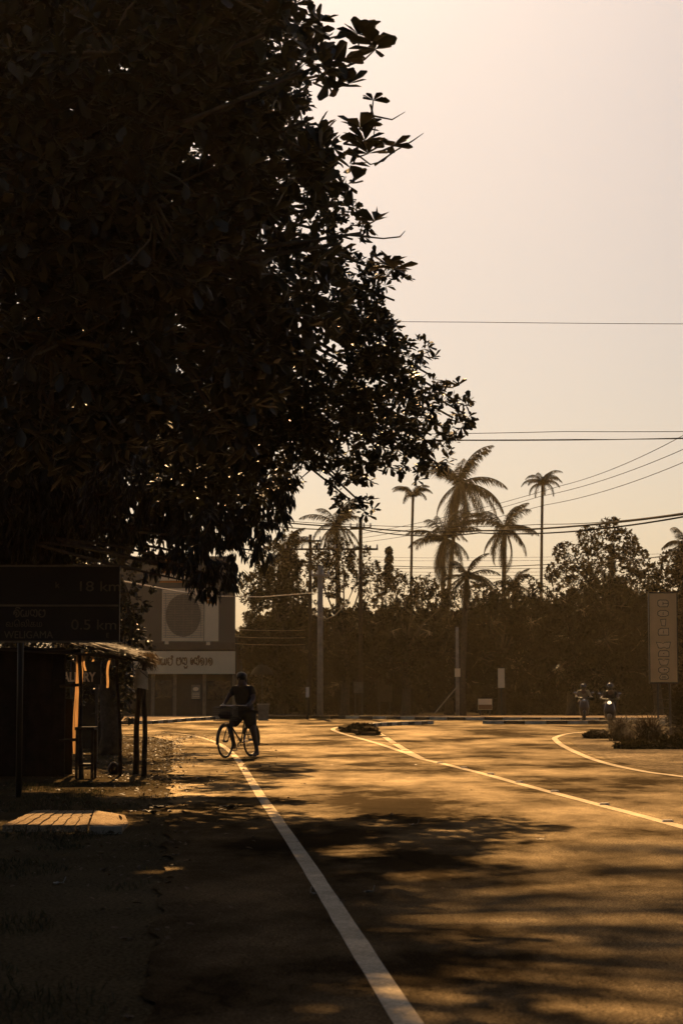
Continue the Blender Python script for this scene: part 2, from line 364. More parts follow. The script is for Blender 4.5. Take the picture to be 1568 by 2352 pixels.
def shade_drop(P):
    k = np.ones(len(P), bool); tz = P[:, 2]/SD.z; gx = P[:, 0]-SD.x*tz; gy = P[:, 1]-SD.y*tz
    for i, (x0, x1, y0, y1) in enumerate(SUNGAPS):
        wob = np.array([noise.noise(Vector((a*2.2, b*1.6, i*5.0))) for a, b in zip(gx, gy)]) if False else np.sin(gx*5.1+i)*.10+np.sin(gy*3.7+gx*2.3+i*2)*.12
        cx, cy, rx, ry = (x0+x1)/2, (y0+y1)/2, (x1-x0)/2, (y1-y0)/2
        d = (np.abs(gx-cx)/rx)**3+(np.abs(gy-cy)/ry)**3
        k &= ~(d+wob < 1.0)
    return k
def tree(name, label, cat, base, blobs, m, tmpl, leaf, n_per, dens, seed, trunk_r=.25, droop=.0, gap=-.35, gscale=.8, group=None,
         spread=.8, fork=.45, nbr=None, twigs=60, barkm=None, ground_z=0, wl=.45, shell=.55):
    rs = np.random.RandomState(seed); rd = random.Random(seed)
    root = empty(name, base); tag(root, label, cat, group)
    b0 = Vector(base)
    BB = [((Vector(c)-b0), r) for c, r in blobs]
    P, N = blob_points([(tuple(c), r) for c, r in BB], dens, rs, shell, gap, gscale, seed)
    kk = shade_drop(P+np.array(base)) if Vector(base).y < 60 else np.ones(len(P), bool)
    P, N = P[kk], N[kk]; n = len(P)
    ax = unit(N + rs.normal(0, .35, N.shape) + np.array([0, 0, .25-droop]))
    u = unit(np.cross(ax, rs.normal(size=ax.shape))); v = np.cross(ax, u)
    PP = []; DD = []
    for k in range(n_per):
        a = 2*math.pi*k/n_per + rs.uniform(-.35, .35, n)
        d = (u*np.cos(a)[:, None]+v*np.sin(a)[:, None])*spread + ax*rs.uniform(.15, .9, n)[:, None] + np.array([0, 0, -droop])
        PP.append(P + rs.normal(0, leaf*.12, P.shape)); DD.append(d)
    PP = np.concatenate(PP); DD = np.concatenate(DD)
    Lg = leaf*rs.uniform(.55, 1.2, len(PP)); 
    leaf_cards('crown', PP, DD, Lg, Lg*wl*rs.uniform(.8, 1.15, len(PP)), tmpl, m, root, rs)
    # trunk, limbs and twigs in one mesh
    mb = MB(); zc = min(c.z for c, r in BB); zt = max(c.z for c, r in BB)
    fk = Vector((0, 0, max(1.2, zt*fork))) 
    pts = [Vector((0, 0, -.05)), Vector((.04, 0, .4)), fk*.5+Vector((rd.uniform(-.1, .1), rd.uniform(-.1, .1), 0)), fk]
    mb.tube(pts, [trunk_r*1.35, trunk_r*1.05, trunk_r*.9, trunk_r*.75], 10)
    for c, r in BB:
        mid = fk.lerp(c, .5)+Vector((rd.uniform(-.3, .3), rd.uniform(-.3, .3), .25*(c-fk).length*.4))
        r0 = trunk_r*min(.5, .18+.25*max(r)/2.5)
        q = [fk.lerp(fk*.9, 1), fk.lerp(mid, .5)+Vector((0, 0, .1)), mid, mid.lerp(c, .6)+Vector((rd.uniform(-.15, .15), 0, rd.uniform(-.1, .1))), c]
        mb.tube(q, [r0, r0*.8, r0*.6, r0*.4, r0*.22], 6)
    idx = rs.choice(n, min(n, twigs), replace=False)
    cen = np.array([tuple(c) for c, r in BB])
    for i in idx:
        p = Vector(P[i]); c = Vector(cen[np.argmin(np.linalg.norm(cen-P[i], axis=1))])
        q1 = c.lerp(p, .45)+Vector((rd.uniform(-1, 1), rd.uniform(-1, 1), rd.uniform(-1, 1)))*.12*(p-c).length
        rr = .006+.012*(p-c).length
        mb.tube([c, q1, p], [rr*1.5, rr, .004], 4, mi=1, cap=False)
    mb.build('trunk', [barkm or bark, bark2], root, True)
    return root
def B(px, py, Y, r, ry=None, rz=None):
    """blob seen at px,py with radius r picture units; depth radius ry metres"""
    s = ppm(Y); return (tuple(at(px, py, Y)), (r/s, (ry if ry else r/s), (rz if rz else r)/s))

A = [B(250, 120, 20, 300), B(520, 130, 21, 210), B(655, 60, 20, 95), B(680, 10, 21, 50), B(690, 160, 19.5, 62), B(735, 150, 19, 36), B(60, 420, 20, 280), B(340, 430, 20, 270),
     B(600, 380, 21, 180), B(720, 270, 20.5, 62), B(670, 330, 21, 90), B(765, 345, 21, 45), B(765, 400, 21, 50), B(600, 610, 22, 220), B(775, 470, 21.5, 62), B(780, 560, 21, 70), B(830, 535, 21, 45), B(120, 780, 21, 300), B(400, 800, 22, 270),
     B(300, -320, 22, 380), B(-200, -100, 22, 380), B(620, -160, 23, 180), B(-250, 400, 23, 350), B(500, -450, 25, 300), B(-300, 900, 24, 300)]
tA = tree('indian_almond_tree', 'huge dark tree whose broad rosette leaves fill the upper left of the view', 'tree', (-5.6, 21.5, 0), A, leafA, LT_BROAD,
          .22, 8, 46, 11, .34, gap=-.42, gscale=.9, spread=.95, twigs=420, fork=.35, wl=.5)
# the loose rosettes that stand out against the sky
def rosette_twig(root, base, pts_px, Y, leaves, seed, size=.24):
    pass
Bl = [B(780, 650, 26, 140), B(880, 625, 26, 48), B(905, 690, 26, 62), B(700, 820, 27, 210), B(860, 790, 26.5, 75), B(850, 900, 27, 95), B(930, 880, 28, 62), B(960, 920, 28, 62), B(900, 950, 27, 70), B(1040, 960, 28, 50), B(960, 980, 28, 60), B(1000, 1030, 28.5, 56), B(1045, 920, 28.3, 42), B(960, 800, 27.5, 34), B(985, 860, 28, 40), B(930, 1040, 28, 52), B(870, 1010, 28, 62), B(820, 1070, 28.5, 52), B(870, 760, 26, 70), B(920, 790, 26.5, 40), B(900, 830, 27, 60), B(1015, 925, 28, 52), B(1065, 950, 28, 34),
      B(990, 1000, 28, 42), B(915, 1010, 28, 68), B(960, 1055, 28, 50), B(1005, 1065, 28, 32), B(800, 1000, 28, 110), B(660, 1030, 28, 95), B(560, 900, 27, 180), B(775, 1095, 28, 42), B(800, 1145, 28, 32), B(840, 1165, 27.5, 18),
      B(400, 950, 28, 220), B(560, 1060, 29, 110), B(740, 1060, 28, 55),
      B(500, 200, 30, 200), B(350, 0, 31, 300), B(600, 450, 29, 190), B(790, 480, 28, 60), B(810, 550, 28, 60), B(300, 550, 30, 280)]
rr_ = random.Random(31)
for k_ in range(70):      # high limbs that arch over the road above the view
    Yk = rr_.uniform(22, 50); zk = 1.43+.345*Yk+rr_.uniform(1.2, 3.6); rk = rr_.uniform(.35, .95)
    Bl.append(((rr_.uniform(-2.5, 5.5), Yk, zk), (rk*1.2, rk*1.3, rk*.5)))
tree('spreading_tree', 'dense small leaved tree reaching right over the road above the palms with a drooping spur', 'tree', (-6.6, 29, 0), Bl, leafB, LT_BROAD,
     .14, 8, 120, 12, .32, gap=-.42, gscale=.5, spread=.9, twigs=300, fork=.4, wl=.52)
Cl = [B(650, 1120, 31, 45), B(625, 1200, 30.5, 40), B(590, 1265, 30.5, 36), B(545, 1330, 30, 24), B(420, 1290, 30, 40), B(490, 1345, 29.6, 22), B(150, 900, 33, 200), B(60, 1000, 33, 160), B(300, 960, 33, 120), B(20, 1230, 33, 120), B(150, 1270, 34, 80), B(470, 1130, 31, 130), B(590, 1150, 31, 62), B(560, 1230, 30.5, 55), B(465, 1235, 30, 75), B(450, 1300, 29.5, 52), B(500, 1320, 29.5, 36), B(530, 1300, 30, 30), B(375, 1220, 31, 62), B(345, 1290, 30, 22), B(300, 1130, 31, 120),
      B(230, 1190, 32, 90), B(120, 1120, 32, 170), B(-60, 1100, 32, 220), B(630, 1100, 31, 48), B(640, 1170, 30.5, 25), B(455, 1340, 29.5, 22)]
tree('mango_tree', 'dark mango tree with long pointed leaves drooping in front of the shop hoarding', 'tree', (-7.9, 33.5, 0), Cl, leafC, LT_LONG,
     .19, 8, 190, 13, .28, droop=.9, gap=-.6, gscale=.6, spread=.6, twigs=160, fork=.5, wl=.26)
rr_ = random.Random(17)
shade_clumps = [B(rr_.uniform(340, 640), rr_.uniform(860, 1140), rr_.uniform(37, 53), rr_.uniform(28, 62)) for k_ in range(26)]  # hidden foliage clumps added to throw shade streaks around the cyclist
Dl = shade_clumps + [B(330, 1330, 43, 26), B(318, 1480, 42, 34), B(250, 1450, 43, 70), B(270, 1560, 43, 50), B(290, 1250, 44, 60), B(200, 1450, 45, 70),B(270, 1330, 42, 45), B(305, 1390, 42, 32), B(260, 1420, 42, 60), B(310, 1450, 42, 30), B(250, 1500, 42, 62), B(305, 1530, 42, 28), B(285, 1590, 42, 30), B(200, 1350, 43, 80), B(100, 1350, 44, 110), B(295, 1640, 41.5, 14),
      B(0, 1250, 45, 130), B(180, 1560, 44, 55), B(250, 1620, 43, 32), B(100, 1500, 45, 90), B(0, 1450, 45, 90)]
tree('vine_clad_tree', 'shaggy creeper covered tree rising behind the thatched stall and left of the hoarding', 'tree', (-4.9, 42.3, 0), Dl, leafB, LT_BROAD,
     .15, 7, 170, 14, .2, droop=.3, gap=-.3, gscale=.5, spread=.8, twigs=120, wl=.55)

# bare twigs and loose rosettes of the big tree's edge (part of its own crown)
def edge_rosettes():
    rs = np.random.RandomState(3); PP = []; DD = []; LL = []; mb = MB(); b0 = Vector((-5.6, 21.5, 0))
    spec = [((820, 60), 11, (830, 130), .25), ((850, 85), 12, (800, 140), .27), ((862, 95), 8, (800, 150), .25), ((792, 118), 12, (740, 150), .25), ((770, 180), 11, (720, 190), .25), ((800, 175), 8, (740, 190), .22), ((857, 213), 7, (850, 265), .17), ((826, 275), 11, (790, 330), .27), ((838, 305), 9, (790, 330), .27), ((845, 335), 9, (790, 350), .24),
            ((902, 318), 9, (870, 350), .21), ((860, 490), 8, (830, 500), .2), ((905, 600), 9, (860, 640), .22), ((890, 590), 9, (860, 640), .22), ((735, 30), 9, (690, 40), .2)]
    Y = 19.6
    for (c, n, b, sz) in spec:
        p = at(c[0], c[1]+18, Y)-b0; q = at(b[0], b[1], Y+.5)-b0
        mb.tube([q, q.lerp(p, .6)+Vector((0, 0, -.04)), p], [.014, .01, .006], 5)
        for k in range(n):
            a = 2*math.pi*k/n+rs.uniform(-.3, .3); e = rs.uniform(.05, 1.1)
            d = Vector((math.cos(a), math.sin(a)*.8, e*.9-.15))
            PP.append(tuple(p)); DD.append(tuple(d)); LL.append(sz*rs.uniform(.75, 1.1))
    for pts in ([(850, 265), (900, 275), (930, 257)], [(860, 380), (910, 345), (945, 325), (972, 306)], [(870, 350), (915, 330), (930, 322)], [(800, 540), (880, 548), (918, 544), (930, 530)], [(800, 340), (850, 378), (880, 370), (905, 345)], [(850, 240), (862, 285), (855, 330)],
                [(240, 640), (300, 600), (345, 550), (350, 510)], [(270, 370), (340, 375), (410, 410), (460, 455)], [(250, 330), (290, 365), (370, 375)]):
        mb.tube([at(x, y, Y-.6 if x < 700 else Y)-b0 for x, y in pts], [.012]+[.008]*(len(pts)-2)+[.003], 5)
    i0 = 0
    for (c, n, b, sz) in spec:
        L1 = np.array(LL[i0:i0+n]); leaf_cards('leaf_rosette', np.array(PP[i0:i0+n]), np.array(DD[i0:i0+n]), L1, L1*.5, LT_BROAD, leafA, tA, rs); i0 += n
    mb.each('bare_twig', bark2, tA, True)
edge_rosettes()

for i_, (x_, y_, h_, r_) in enumerate([(11, 6, 6, 4.2), (13.5, 20, 6.5, 4.5), (7, -10, 6, 4.5), (-3, -13, 6, 4.5), (-9, -3, 6, 4.5), (-10.5, 9, 6, 4.2), (17, 36, 6, 4)]):  # unseen trees added around the view to cut sky light on the road
    bb = [((x_+a*r_*.5, y_+b*r_*.5, h_+c), (r_*.62, r_*.62, r_*.5)) for a, b, c in ((-1, -1, 0), (1, -1, .5), (-1, 1, .3), (1, 1, 0), (0, 0, 2.2), (0, -1, -2), (0, 1, -2))]
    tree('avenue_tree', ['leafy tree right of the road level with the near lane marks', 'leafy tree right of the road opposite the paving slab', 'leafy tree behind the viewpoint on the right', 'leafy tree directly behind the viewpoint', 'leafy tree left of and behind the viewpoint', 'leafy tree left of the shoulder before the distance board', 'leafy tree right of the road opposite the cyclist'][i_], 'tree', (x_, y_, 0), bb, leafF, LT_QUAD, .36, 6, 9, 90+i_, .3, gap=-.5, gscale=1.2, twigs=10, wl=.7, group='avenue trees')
# ---- far trees
FG = 'trees beyond the junction'
def far_tree(name, label, px, Y, spec, seed, m=None, leaf=.26, dens=9, gap=-.25, tr=.22, gs=1.1, **kw):
    bl = [B(x, y, Y+dy, r, ry=max(r/ppm(Y), 1.0)) for (x, y, r, dy) in spec]
    p = at(px, 1640, Y)
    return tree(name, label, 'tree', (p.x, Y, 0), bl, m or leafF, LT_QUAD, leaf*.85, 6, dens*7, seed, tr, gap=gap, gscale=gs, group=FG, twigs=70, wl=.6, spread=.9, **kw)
far_tree('feathery_tree', 'hazy feathery tree just right of the hoarding, lit along its left edge', 640, 100,
         [(640, 1300, 55, 0), (600, 1350, 50, 0), (660, 1250, 28, 0), (690, 1330, 45, 1), (640, 1420, 80, 0), (580, 1480, 50, 0), (680, 1490, 70, 1), (620, 1560, 65, 0), (700, 1580, 50, 0)], 21, leafG, leaf=.24, dens=11, gap=-.3)
far_tree('leafy_tree', 'dark ragged tree behind the utility poles with sky showing through', 790, 97,
         [(730, 1280, 30, 0), (780, 1265, 32, 0), (830, 1290, 36, 0), (760, 1330, 42, 1), (850, 1350, 42, 0), (800, 1420, 50, 0), (720, 1420, 45, 2), (860, 1430, 40, 1), (760, 1500, 60, 0), (830, 1520, 60, 0)], 22, gap=-.16, gs=.9, leaf=.24, dens=11)
far_tree('flat_topped_tree', 'flat layered tree below the tall coconut palm, its branch reaching right', 930, 95,
         [(890, 1330, 28, 0), (930, 1345, 28, 0), (975, 1345, 26, 0), (905, 1385, 36, 0), (960, 1390, 26, 0), (1010, 1385, 26, 0), (900, 1450, 48, 0), (985, 1450, 45, 1), (930, 1520, 60, 0), (1020, 1500, 50, 0)], 23, gap=-.18, gs=.8, leaf=.24, dens=11)
far_tree('column_tree', 'narrow upright conifer standing alone above the flat topped tree', 893, 104,
         [(893, 1265, 7, 0), (893, 1285, 8, 0), (892, 1305, 9, 0), (893, 1330, 10, 0)], 24, leaf=.16, dens=160, gap=-.9, tr=.1)
far_tree('rounded_tree', 'broad rounded tree left of the tall upright sign, the highest of the right hand trees', 1385, 108,
         [(1400, 1215, 26, 0), (1350, 1240, 30, 0), (1430, 1250, 34, 0), (1300, 1275, 30, 0), (1380, 1290, 45, 0), (1460, 1290, 32, 0), (1280, 1320, 28, 0), (1340, 1340, 42, 0), (1440, 1350, 50, 1), (1490, 1330, 22, 0), (1390, 1400, 70, 0)], 25, gap=-.3, gs=.8, leaf=.26, dens=10, tr=.3)
far_tree('shady_tree', 'low dark tree under the right hand palms beside the small square sign', 1150, 100,
         [(1110, 1370, 32, 0), (1160, 1360, 32, 0), (1210, 1350, 30, 0), (1240, 1370, 28, 0), (1130, 1430, 62, 0), (1220, 1430, 60, 0), (1100, 1510, 60, 0), (1190, 1520, 70, 0)], 26, gap=-.22)
far_tree('shady_tree', 'dark tree filling the gap below the broad rounded tree', 1310, 98,
         [(1290, 1380, 34, 0), (1340, 1400, 45, 0), (1300, 1460, 62, 0), (1390, 1470, 62, 0), (1280, 1540, 60, 0), (1370, 1550, 60, 0)], 27, gap=-.28)
far_tree('shady_tree', 'dark tree rising directly behind the tall upright sign', 1510, 96,
         [(1510, 1330, 34, 0), (1550, 1300, 36, 0), (1600, 1310, 60, 0), (1500, 1390, 50, 0), (1570, 1400, 60, 0), (1470, 1470, 50, 0), (1550, 1500, 70, 0), (1480, 1550, 50, 0), (1640, 1450, 90, 0)], 28, gap=-.25)
far_tree('hedge_tree', 'low bushy tree behind the leaning guy wire', 1030, 103,
         [(1030, 1440, 55, 0), (1080, 1470, 60, 0), (1020, 1540, 60, 0), (1070, 1560, 60, 0), (980, 1570, 50, 0)], 29, gap=-.3)
far_tree('hedge_tree', 'low bushy tree behind the two utility poles', 760, 106,
         [(700, 1540, 60, 0), (780, 1570, 60, 0), (860, 1560, 60, 0), (930, 1580, 50, 0), (620, 1590, 50, 0)], 30, gap=-.35)
far_tree('hedge_tree', 'low bushy tree in the dark behind the scooter riders', 1400, 104,
         [(1150, 1580, 50, 0), (1230, 1590, 50, 0), (1320, 1590, 50, 0), (1410, 1590, 50, 0), (1500, 1590, 50, 0)], 31, gap=-.4)
for i_, (x_, top_, w_) in enumerate([(575, 1450, 60), (650, 1400, 75), (740, 1420, 75), (830, 1400, 75), (930, 1400, 75), (1030, 1410, 75), (1125, 1390, 75), (1215, 1370, 70), (1310, 1370, 75), (1410, 1350, 80), (1510, 1360, 80), (1610, 1340, 90)]):
    sp_ = [(x_, top_+w_*.8, w_*.8, 0), (x_-w_*.35, top_+w_*1.3, w_*.75, 0), (x_+w_*.35, top_+w_*1.5, w_*.75, 0), (x_-w_*.3, 1560, w_*.95, 0), (x_+w_*.3, 1600, w_*.9, 0)]
    far_tree('woodland_tree', ['dense dark tree just beyond the right end of the hoarding', 'dense dark tree behind the bushes right of the cyclist', 'dense dark tree behind the pale concrete pole', 'dense dark tree behind the tallest utility pole', 'dense dark tree behind the flat topped tree',
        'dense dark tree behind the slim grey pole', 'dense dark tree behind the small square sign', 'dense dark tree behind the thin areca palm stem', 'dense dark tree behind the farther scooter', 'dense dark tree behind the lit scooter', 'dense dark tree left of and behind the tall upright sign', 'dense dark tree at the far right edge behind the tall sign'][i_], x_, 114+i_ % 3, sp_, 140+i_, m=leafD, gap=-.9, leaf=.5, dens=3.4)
far_tree('distant_tree', 'distant wide tree seen between the palm trunks', 1060, 140,
         [(960, 1400, 35, 0), (1020, 1380, 35, 0), (1080, 1360, 25, 0), (1000, 1450, 60, 0), (1100, 1450, 60, 0), (900, 1450, 60, 0)], 32, gap=-.25, leaf=.3, dens=6)

# ---- palms
def palm(name, label, px, py, Y, rpx, seed, nf=18, base_px=None, lean=0., tall=True, stiff=.0, tr=.2):
    rd = random.Random(seed); c = at(px, py, Y); bx = at(base_px if base_px else px, 1600, Y).x
    root = empty(name, (bx, Y, 0)); tag(root, label, 'palm tree', 'palms beyond the junction')
    L = rpx/ppm(Y)*1.45; top = Vector((c.x-bx, 0, c.z))
    mid = Vector(((c.x-bx)*.35, 0, c.z*.5))
    tp = [Vector((0, 0, -.05)), Vector(((c.x-bx)*.05, 0, c.z*.2)), mid, Vector(((c.x-bx)*.7, 0, c.z*.8)), top]
    MB().tube(tp, [tr*1.5, tr, tr*.85, tr*.75, tr*.8], 8).build('trunk', bark, root, True)
    vs = []; fs = []; 
    V = []; 
    nf = int(nf*1.05)
    for k in range(nf):
        a = 2*math.pi*k/nf*2.4+rd.uniform(-.2, .2); el = rd.uniform(-1.2, 1.25) if not stiff else rd.uniform(.1, 1.3)
        if k < 2: el = 1.4
        l = L*rd.uniform(.8, 1.1); h = Vector((math.cos(a), math.sin(a), 0)); n = 16; pts = []; p = top.copy(); e = el
        for i in range(n+1):
            pts.append(p.copy()); d = h*math.cos(e)+Vector((0, 0, math.sin(e))); p = p+d*(l/n); e -= (1.0 if not stiff else 1.5)/n*(1+.8*i/n)
        mbv = MB(); mbv.tube(pts, [.035*(1-i/(n+1))+.006 for i in range(n+1)], 4, cap=False)
        side = h.cross(Vector((0, 0, 1)))
        for i in range(1, n*4):
            t = i/(n*4); q = t*n; j = int(q); p = pts[j].lerp(pts[min(j+1, n)], q-j); tg = (pts[min(j+1, n)]-pts[j]).normalized()
            ll = L*.22*math.sin(math.pi*min(.98, t*.85+.13))**.6*rd.uniform(.8, 1.1)
            for s in (-1, 1):
                d = (side*s*rd.uniform(.5, .8)+tg*rd.uniform(.5, .8)+Vector((0, 0, -rd.uniform(.4, 1.0)))).normalized()
                wv = tg*(.026*L/2.2)
                m_ = p+d*ll*.55+Vector((0, 0, .03)); e_ = p+d*ll+Vector((0, 0, -.12*ll))
                mbv.add([p-wv*.5, p+wv*.5, m_+wv*.6, m_-wv*.6, e_], [(0, 1, 2, 3), (3, 2, 4)])
        n0 = len(vs); vs += mbv.v; fs += [tuple(n0+i for i in f) for f in mbv.f]
    mb = MB(); mb.v = vs; mb.f = fs; mb.m = [0]*len(fs); mb.build('fronds', palmL, root)
    return root
palm('coconut_palm', 'tallest coconut palm, its crown touching the overhanging dark tree', 1055, 1110, 150, 92, 41, 26, 1015)
palm('coconut_palm', 'coconut palm whose crown hangs just below and left of the tallest one', 1018, 1240, 140, 75, 42, 24, 1015)
palm('coconut_palm', 'coconut palm with an evenly spread star shaped crown, right of the tallest palm', 1158, 1215, 135, 72, 43, 22, 1155)
palm('areca_palm', 'thin bare stemmed palm with a tiny heart shaped tuft standing above the others at right', 1245, 1112, 130, 42, 44, 14, 1241, stiff=1, tr=.12)
palm('areca_palm', 'thin stemmed small palm left of the tallest coconut palm', 948, 1140, 130, 44, 45, 14, 940, stiff=.5, tr=.11)
palm('coconut_palm', 'coconut palm partly cut off by the right edge of the photo', 1572, 1250, 120, 62, 46, 22, 1580)
palm('coconut_palm', 'coconut palm rising behind the utility poles under the drooping spur', 772, 1205, 125, 62, 47, 22, 780)
palm('young_palm', 'short dark palm with its trunk beside the leaning guy wire', 1072, 1325, 93, 55, 48, 20, 1060, tr=.15)
palm('young_palm', 'short palm half hidden in foliage right of the hoarding top', 655, 1262, 103, 60, 49, 20, 650)
palm('young_palm', 'small palm head peeping over trees below the star shaped palm', 1180, 1345, 118, 40, 50, 18, 1185)

# ------------------------------------------------------------------ shop with hoarding
def flat(mb, x0, z0, x1, z1, y, mi=0, th=.02):
    mb.box(((x0+x1)/2, y, (z0+z1)/2), (abs(x1-x0), th, abs(z1-z0)), mi=mi); return mb
YS = 97.0
def X(px, Y): return at(px, 1577, Y).x
def Z(py, Y): return at(784, py, Y).z
shop = empty('shop', (X(440, YS), YS, 0)); SX, SY = shop.location.x, YS
tag(shop, 'shop with a tall advertising hoarding above its white name board, behind the cyclist', 'shop')
def sx(px): return X(px, YS)-SX
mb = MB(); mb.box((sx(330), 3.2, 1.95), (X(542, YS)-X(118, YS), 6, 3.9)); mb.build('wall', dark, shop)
panel_m = mat('grey_panel', (.11, .10, .08), .6, .3, var=.15, scale=.7)
pan = MB(); flat(pan, sx(262), Z(1492, YS), sx(540), Z(1278, YS), -.12, th=.16); pan = pan.build('hoarding_panel', panel_m, shop)
mb = MB(); flat(mb, sx(262), Z(1492, YS), sx(540), Z(1476, YS), -.215, th=.02); mb.build('shadow_strip', mat('dark_print', (.07, .06, .045), .6), shop)  # dark band along the lower edge of the hoarding panel
light_p = mat('pale_print', (.85, .70, .44), .6, .3, var=.08, scale=2)
mid_p = mat('grey_print', (.13, .115, .085), .6, .3, var=.1)
ac = MB(); flat(ac, sx(372), Z(1473, YS), sx(502), Z(1352, YS), -.225); ac = ac.build('air_conditioner_picture', light_p, shop)
mb = MB(); n = 48; cx, cz, rr = sx(421), Z(1414, YS), 40/ppm(YS)
mb.add([(cx+rr*math.cos(2*math.pi*i/n), -.24, cz+rr*math.sin(2*math.pi*i/n)*1.22) for i in range(n)], [tuple(range(n))]); mb.build('fan_disc', mid_p, ac)
mb = MB()
for k in range(27):
    z = cz-rr*1.25+k*rr*2.5/26; hw = rr*1.15
    flat(mb, cx-hw, z-.012, cx+hw, z+.012, -.25, th=.006)
for k in range(5): flat(mb, cx-rr+k*rr/2-.01, cz-rr*1.25, cx-rr+k*rr/2+.01, cz+rr*1.25, -.255, th=.004)
mb.build('fan_grille', mat('grille_print', (.30, .26, .19), .6), ac)
mb = MB(); flat(mb, sx(468), Z(1473, YS), sx(469.5), Z(1354, YS), -.24, th=.008); mb.build('panel_seam', mid_p, ac)
mb = MB(); flat(mb, sx(379), Z(1480, YS), sx(388), Z(1473, YS), -.245); flat(mb, sx(474), Z(1482, YS), sx(483), Z(1474, YS), -.245); mb.each('foot', light_p, ac)
mb = MB(); flat(mb, sx(474), Z(1387, YS), sx(494), Z(1369, YS), -.245, th=.01); flat(mb, sx(476), Z(1379, YS), sx(492), Z(1377, YS), -.252, mi=1, th=.004); mb.build('orange_label', [orange, light_p], ac)
mb = MB(); flat(mb, sx(370), Z(1326, YS), sx(422), Z(1280, YS), -.22); mb.build('orange_sticker', orange, shop)
mb = MB(); flat(mb, sx(364), Z(1334, YS), sx(426), Z(1318, YS), -.235)
mb.build('white_sticker', light_p, shop)
mb = MB(); flat(mb, sx(366), Z(1339, YS), sx(424), Z(1334.5, YS), -.232); mb.build('orange_rule', orange, shop)
# fascia with lettering
fz0, fz1 = Z(1548, YS), Z(1496, YS)
fas = MB(); flat(fas, sx(262), fz0, sx(541), fz1, -.35, th=.3); fas = fas.build('name_board', mat('board_white', (.85, .67, .40), .55, .3, var=.06, scale=2), shop)
# flat strokes for drawn letters
def strokes(polys, x, z, s, y, wdt, name, m, parent, aspect=1.0):
    mb = MB(); k = 0
    for P in polys:
        pts = [Vector((x+p[0]*s*aspect, 0, z+p[1]*s)) for p in P]
        # smooth
        Q = []
        if len(pts) > 2:
            for i in range(len(pts)-1):
                p0, p1, p2, p3 = pts[max(i-1, 0)], pts[i], pts[i+1], pts[min(i+2, len(pts)-1)]
                for j in range(5):
                    t = j/5; Q.append(.5*((2*p1)+(p2-p0)*t+(2*p0-5*p1+4*p2-p3)*t*t+(3*p1-p0-3*p2+p3)*t**3))
            Q.append(pts[-1])
        else: Q = pts
        vs = []; fs = []
        for i, q in enumerate(Q):
            t = (Q[min(i+1, len(Q)-1)]-Q[max(i-1, 0)]); t = t.normalized() if t.length > 1e-9 else Vector((1, 0, 0)); n_ = Vector((-t.z, 0, t.x))*wdt/2
            yy = y-.0007*k; a, b = q+n_, q-n_
            vs += [(a.x, yy, a.z), (b.x, yy, b.z)]
            if i: fs.append((2*i-2, 2*i-1, 2*i+1, 2*i))
        mb.add(vs, fs); k += 1
    return mb.build(name, m, parent)
def arc(cx, cz, rx, rz, a0, a1, n=9): return [(cx+rx*math.cos(R(a0+(a1-a0)*i/n)), cz+rz*math.sin(R(a0+(a1-a0)*i/n))) for i in range(n+1)]
GL = {  # simplified stroke shapes of the Sinhala letters, unit height 1
 'va': (.9, [arc(.45, .45, .4, .45, 200, -110, 14), arc(.33, .42, .17, .2, -120, 200, 8)]),
 'i': (0, [arc(-.42, 1.0, .34, .22, 10, 175, 7)]),
 'ya': (1.25, [arc(.3, .45, .26, .42, 60, 300, 9), arc(.62, .5, .2, .45, 200, 360, 6), arc(.98, .5, .2, .45, 180, 360, 6) + [(1.18, .9)], [(.82, .5), (.82, .8)]]),
 'e': (.55, [arc(.27, .5, .24, .42, 80, 400, 12), arc(.3, .45, .1, .14, 0, 300, 6)]),
 'na': (1.0, [arc(.28, .6, .2, .3, 300, 40, 8), arc(.5, .4, .45, .42, 180, 360, 9)+[(.95, .7), (.8, .92), (.65, .7)]]),
 'hal': (0, [arc(-.25, 1.05, .14, .14, -60, 210, 6)]),
 'pa': (1.0, [[(.1, .9), (.08, .3), (.3, .03), (.6, .03), (.9, .2), (.92, .8), (.75, .95), (.62, .8), (.8, .68)], arc(.25, .75, .13, .16, 0, 330, 6)]),
 'sa': (1.05, [arc(.3, .55, .25, .38, 30, 330, 9), [(.5, .3), (.65, .05), (.95, .15), (.98, .7), (.8, .95), (.6, .8), (.62, .5)]]),
 'u': (0, [[(-.75, -.12), (-.5, -.3), (-.15, -.25), (-.05, -.05)], [(-.7, -.38), (-.1, -.38)]]),
 'aa': (.5, [[(.1, .9), (.3, .85), (.36, .5), (.3, .1), (.1, .02)]]),
}
def word(seq):
    x = 0; o = []
    for g in seq:
        if g == ' ': x += .6; continue
        w_, ps = GL[g]; o += [[(px_+x, pz) for px_, pz in P] for P in ps]; x += w_+(.14 if w_ else 0)
    return o, x
pol, W_ = word(['va', 'i', 'e', 'ya', 'na', 'hal', ' ', 'pa', 'sa', 'u', ' ', 'e', 'sa', 'hal', 'va', 'aa', 'va'])
lw = X(491, YS)-X(352, YS); sH = (Z(1507, YS)-Z(1527, YS))
strokes(pol, sx(352), Z(1528, YS), sH*.9, -.505, .055, 'lettering', mat('brown_letter', (.26, .12, .03), .6), fas, aspect=lw/(W_*sH*.9))
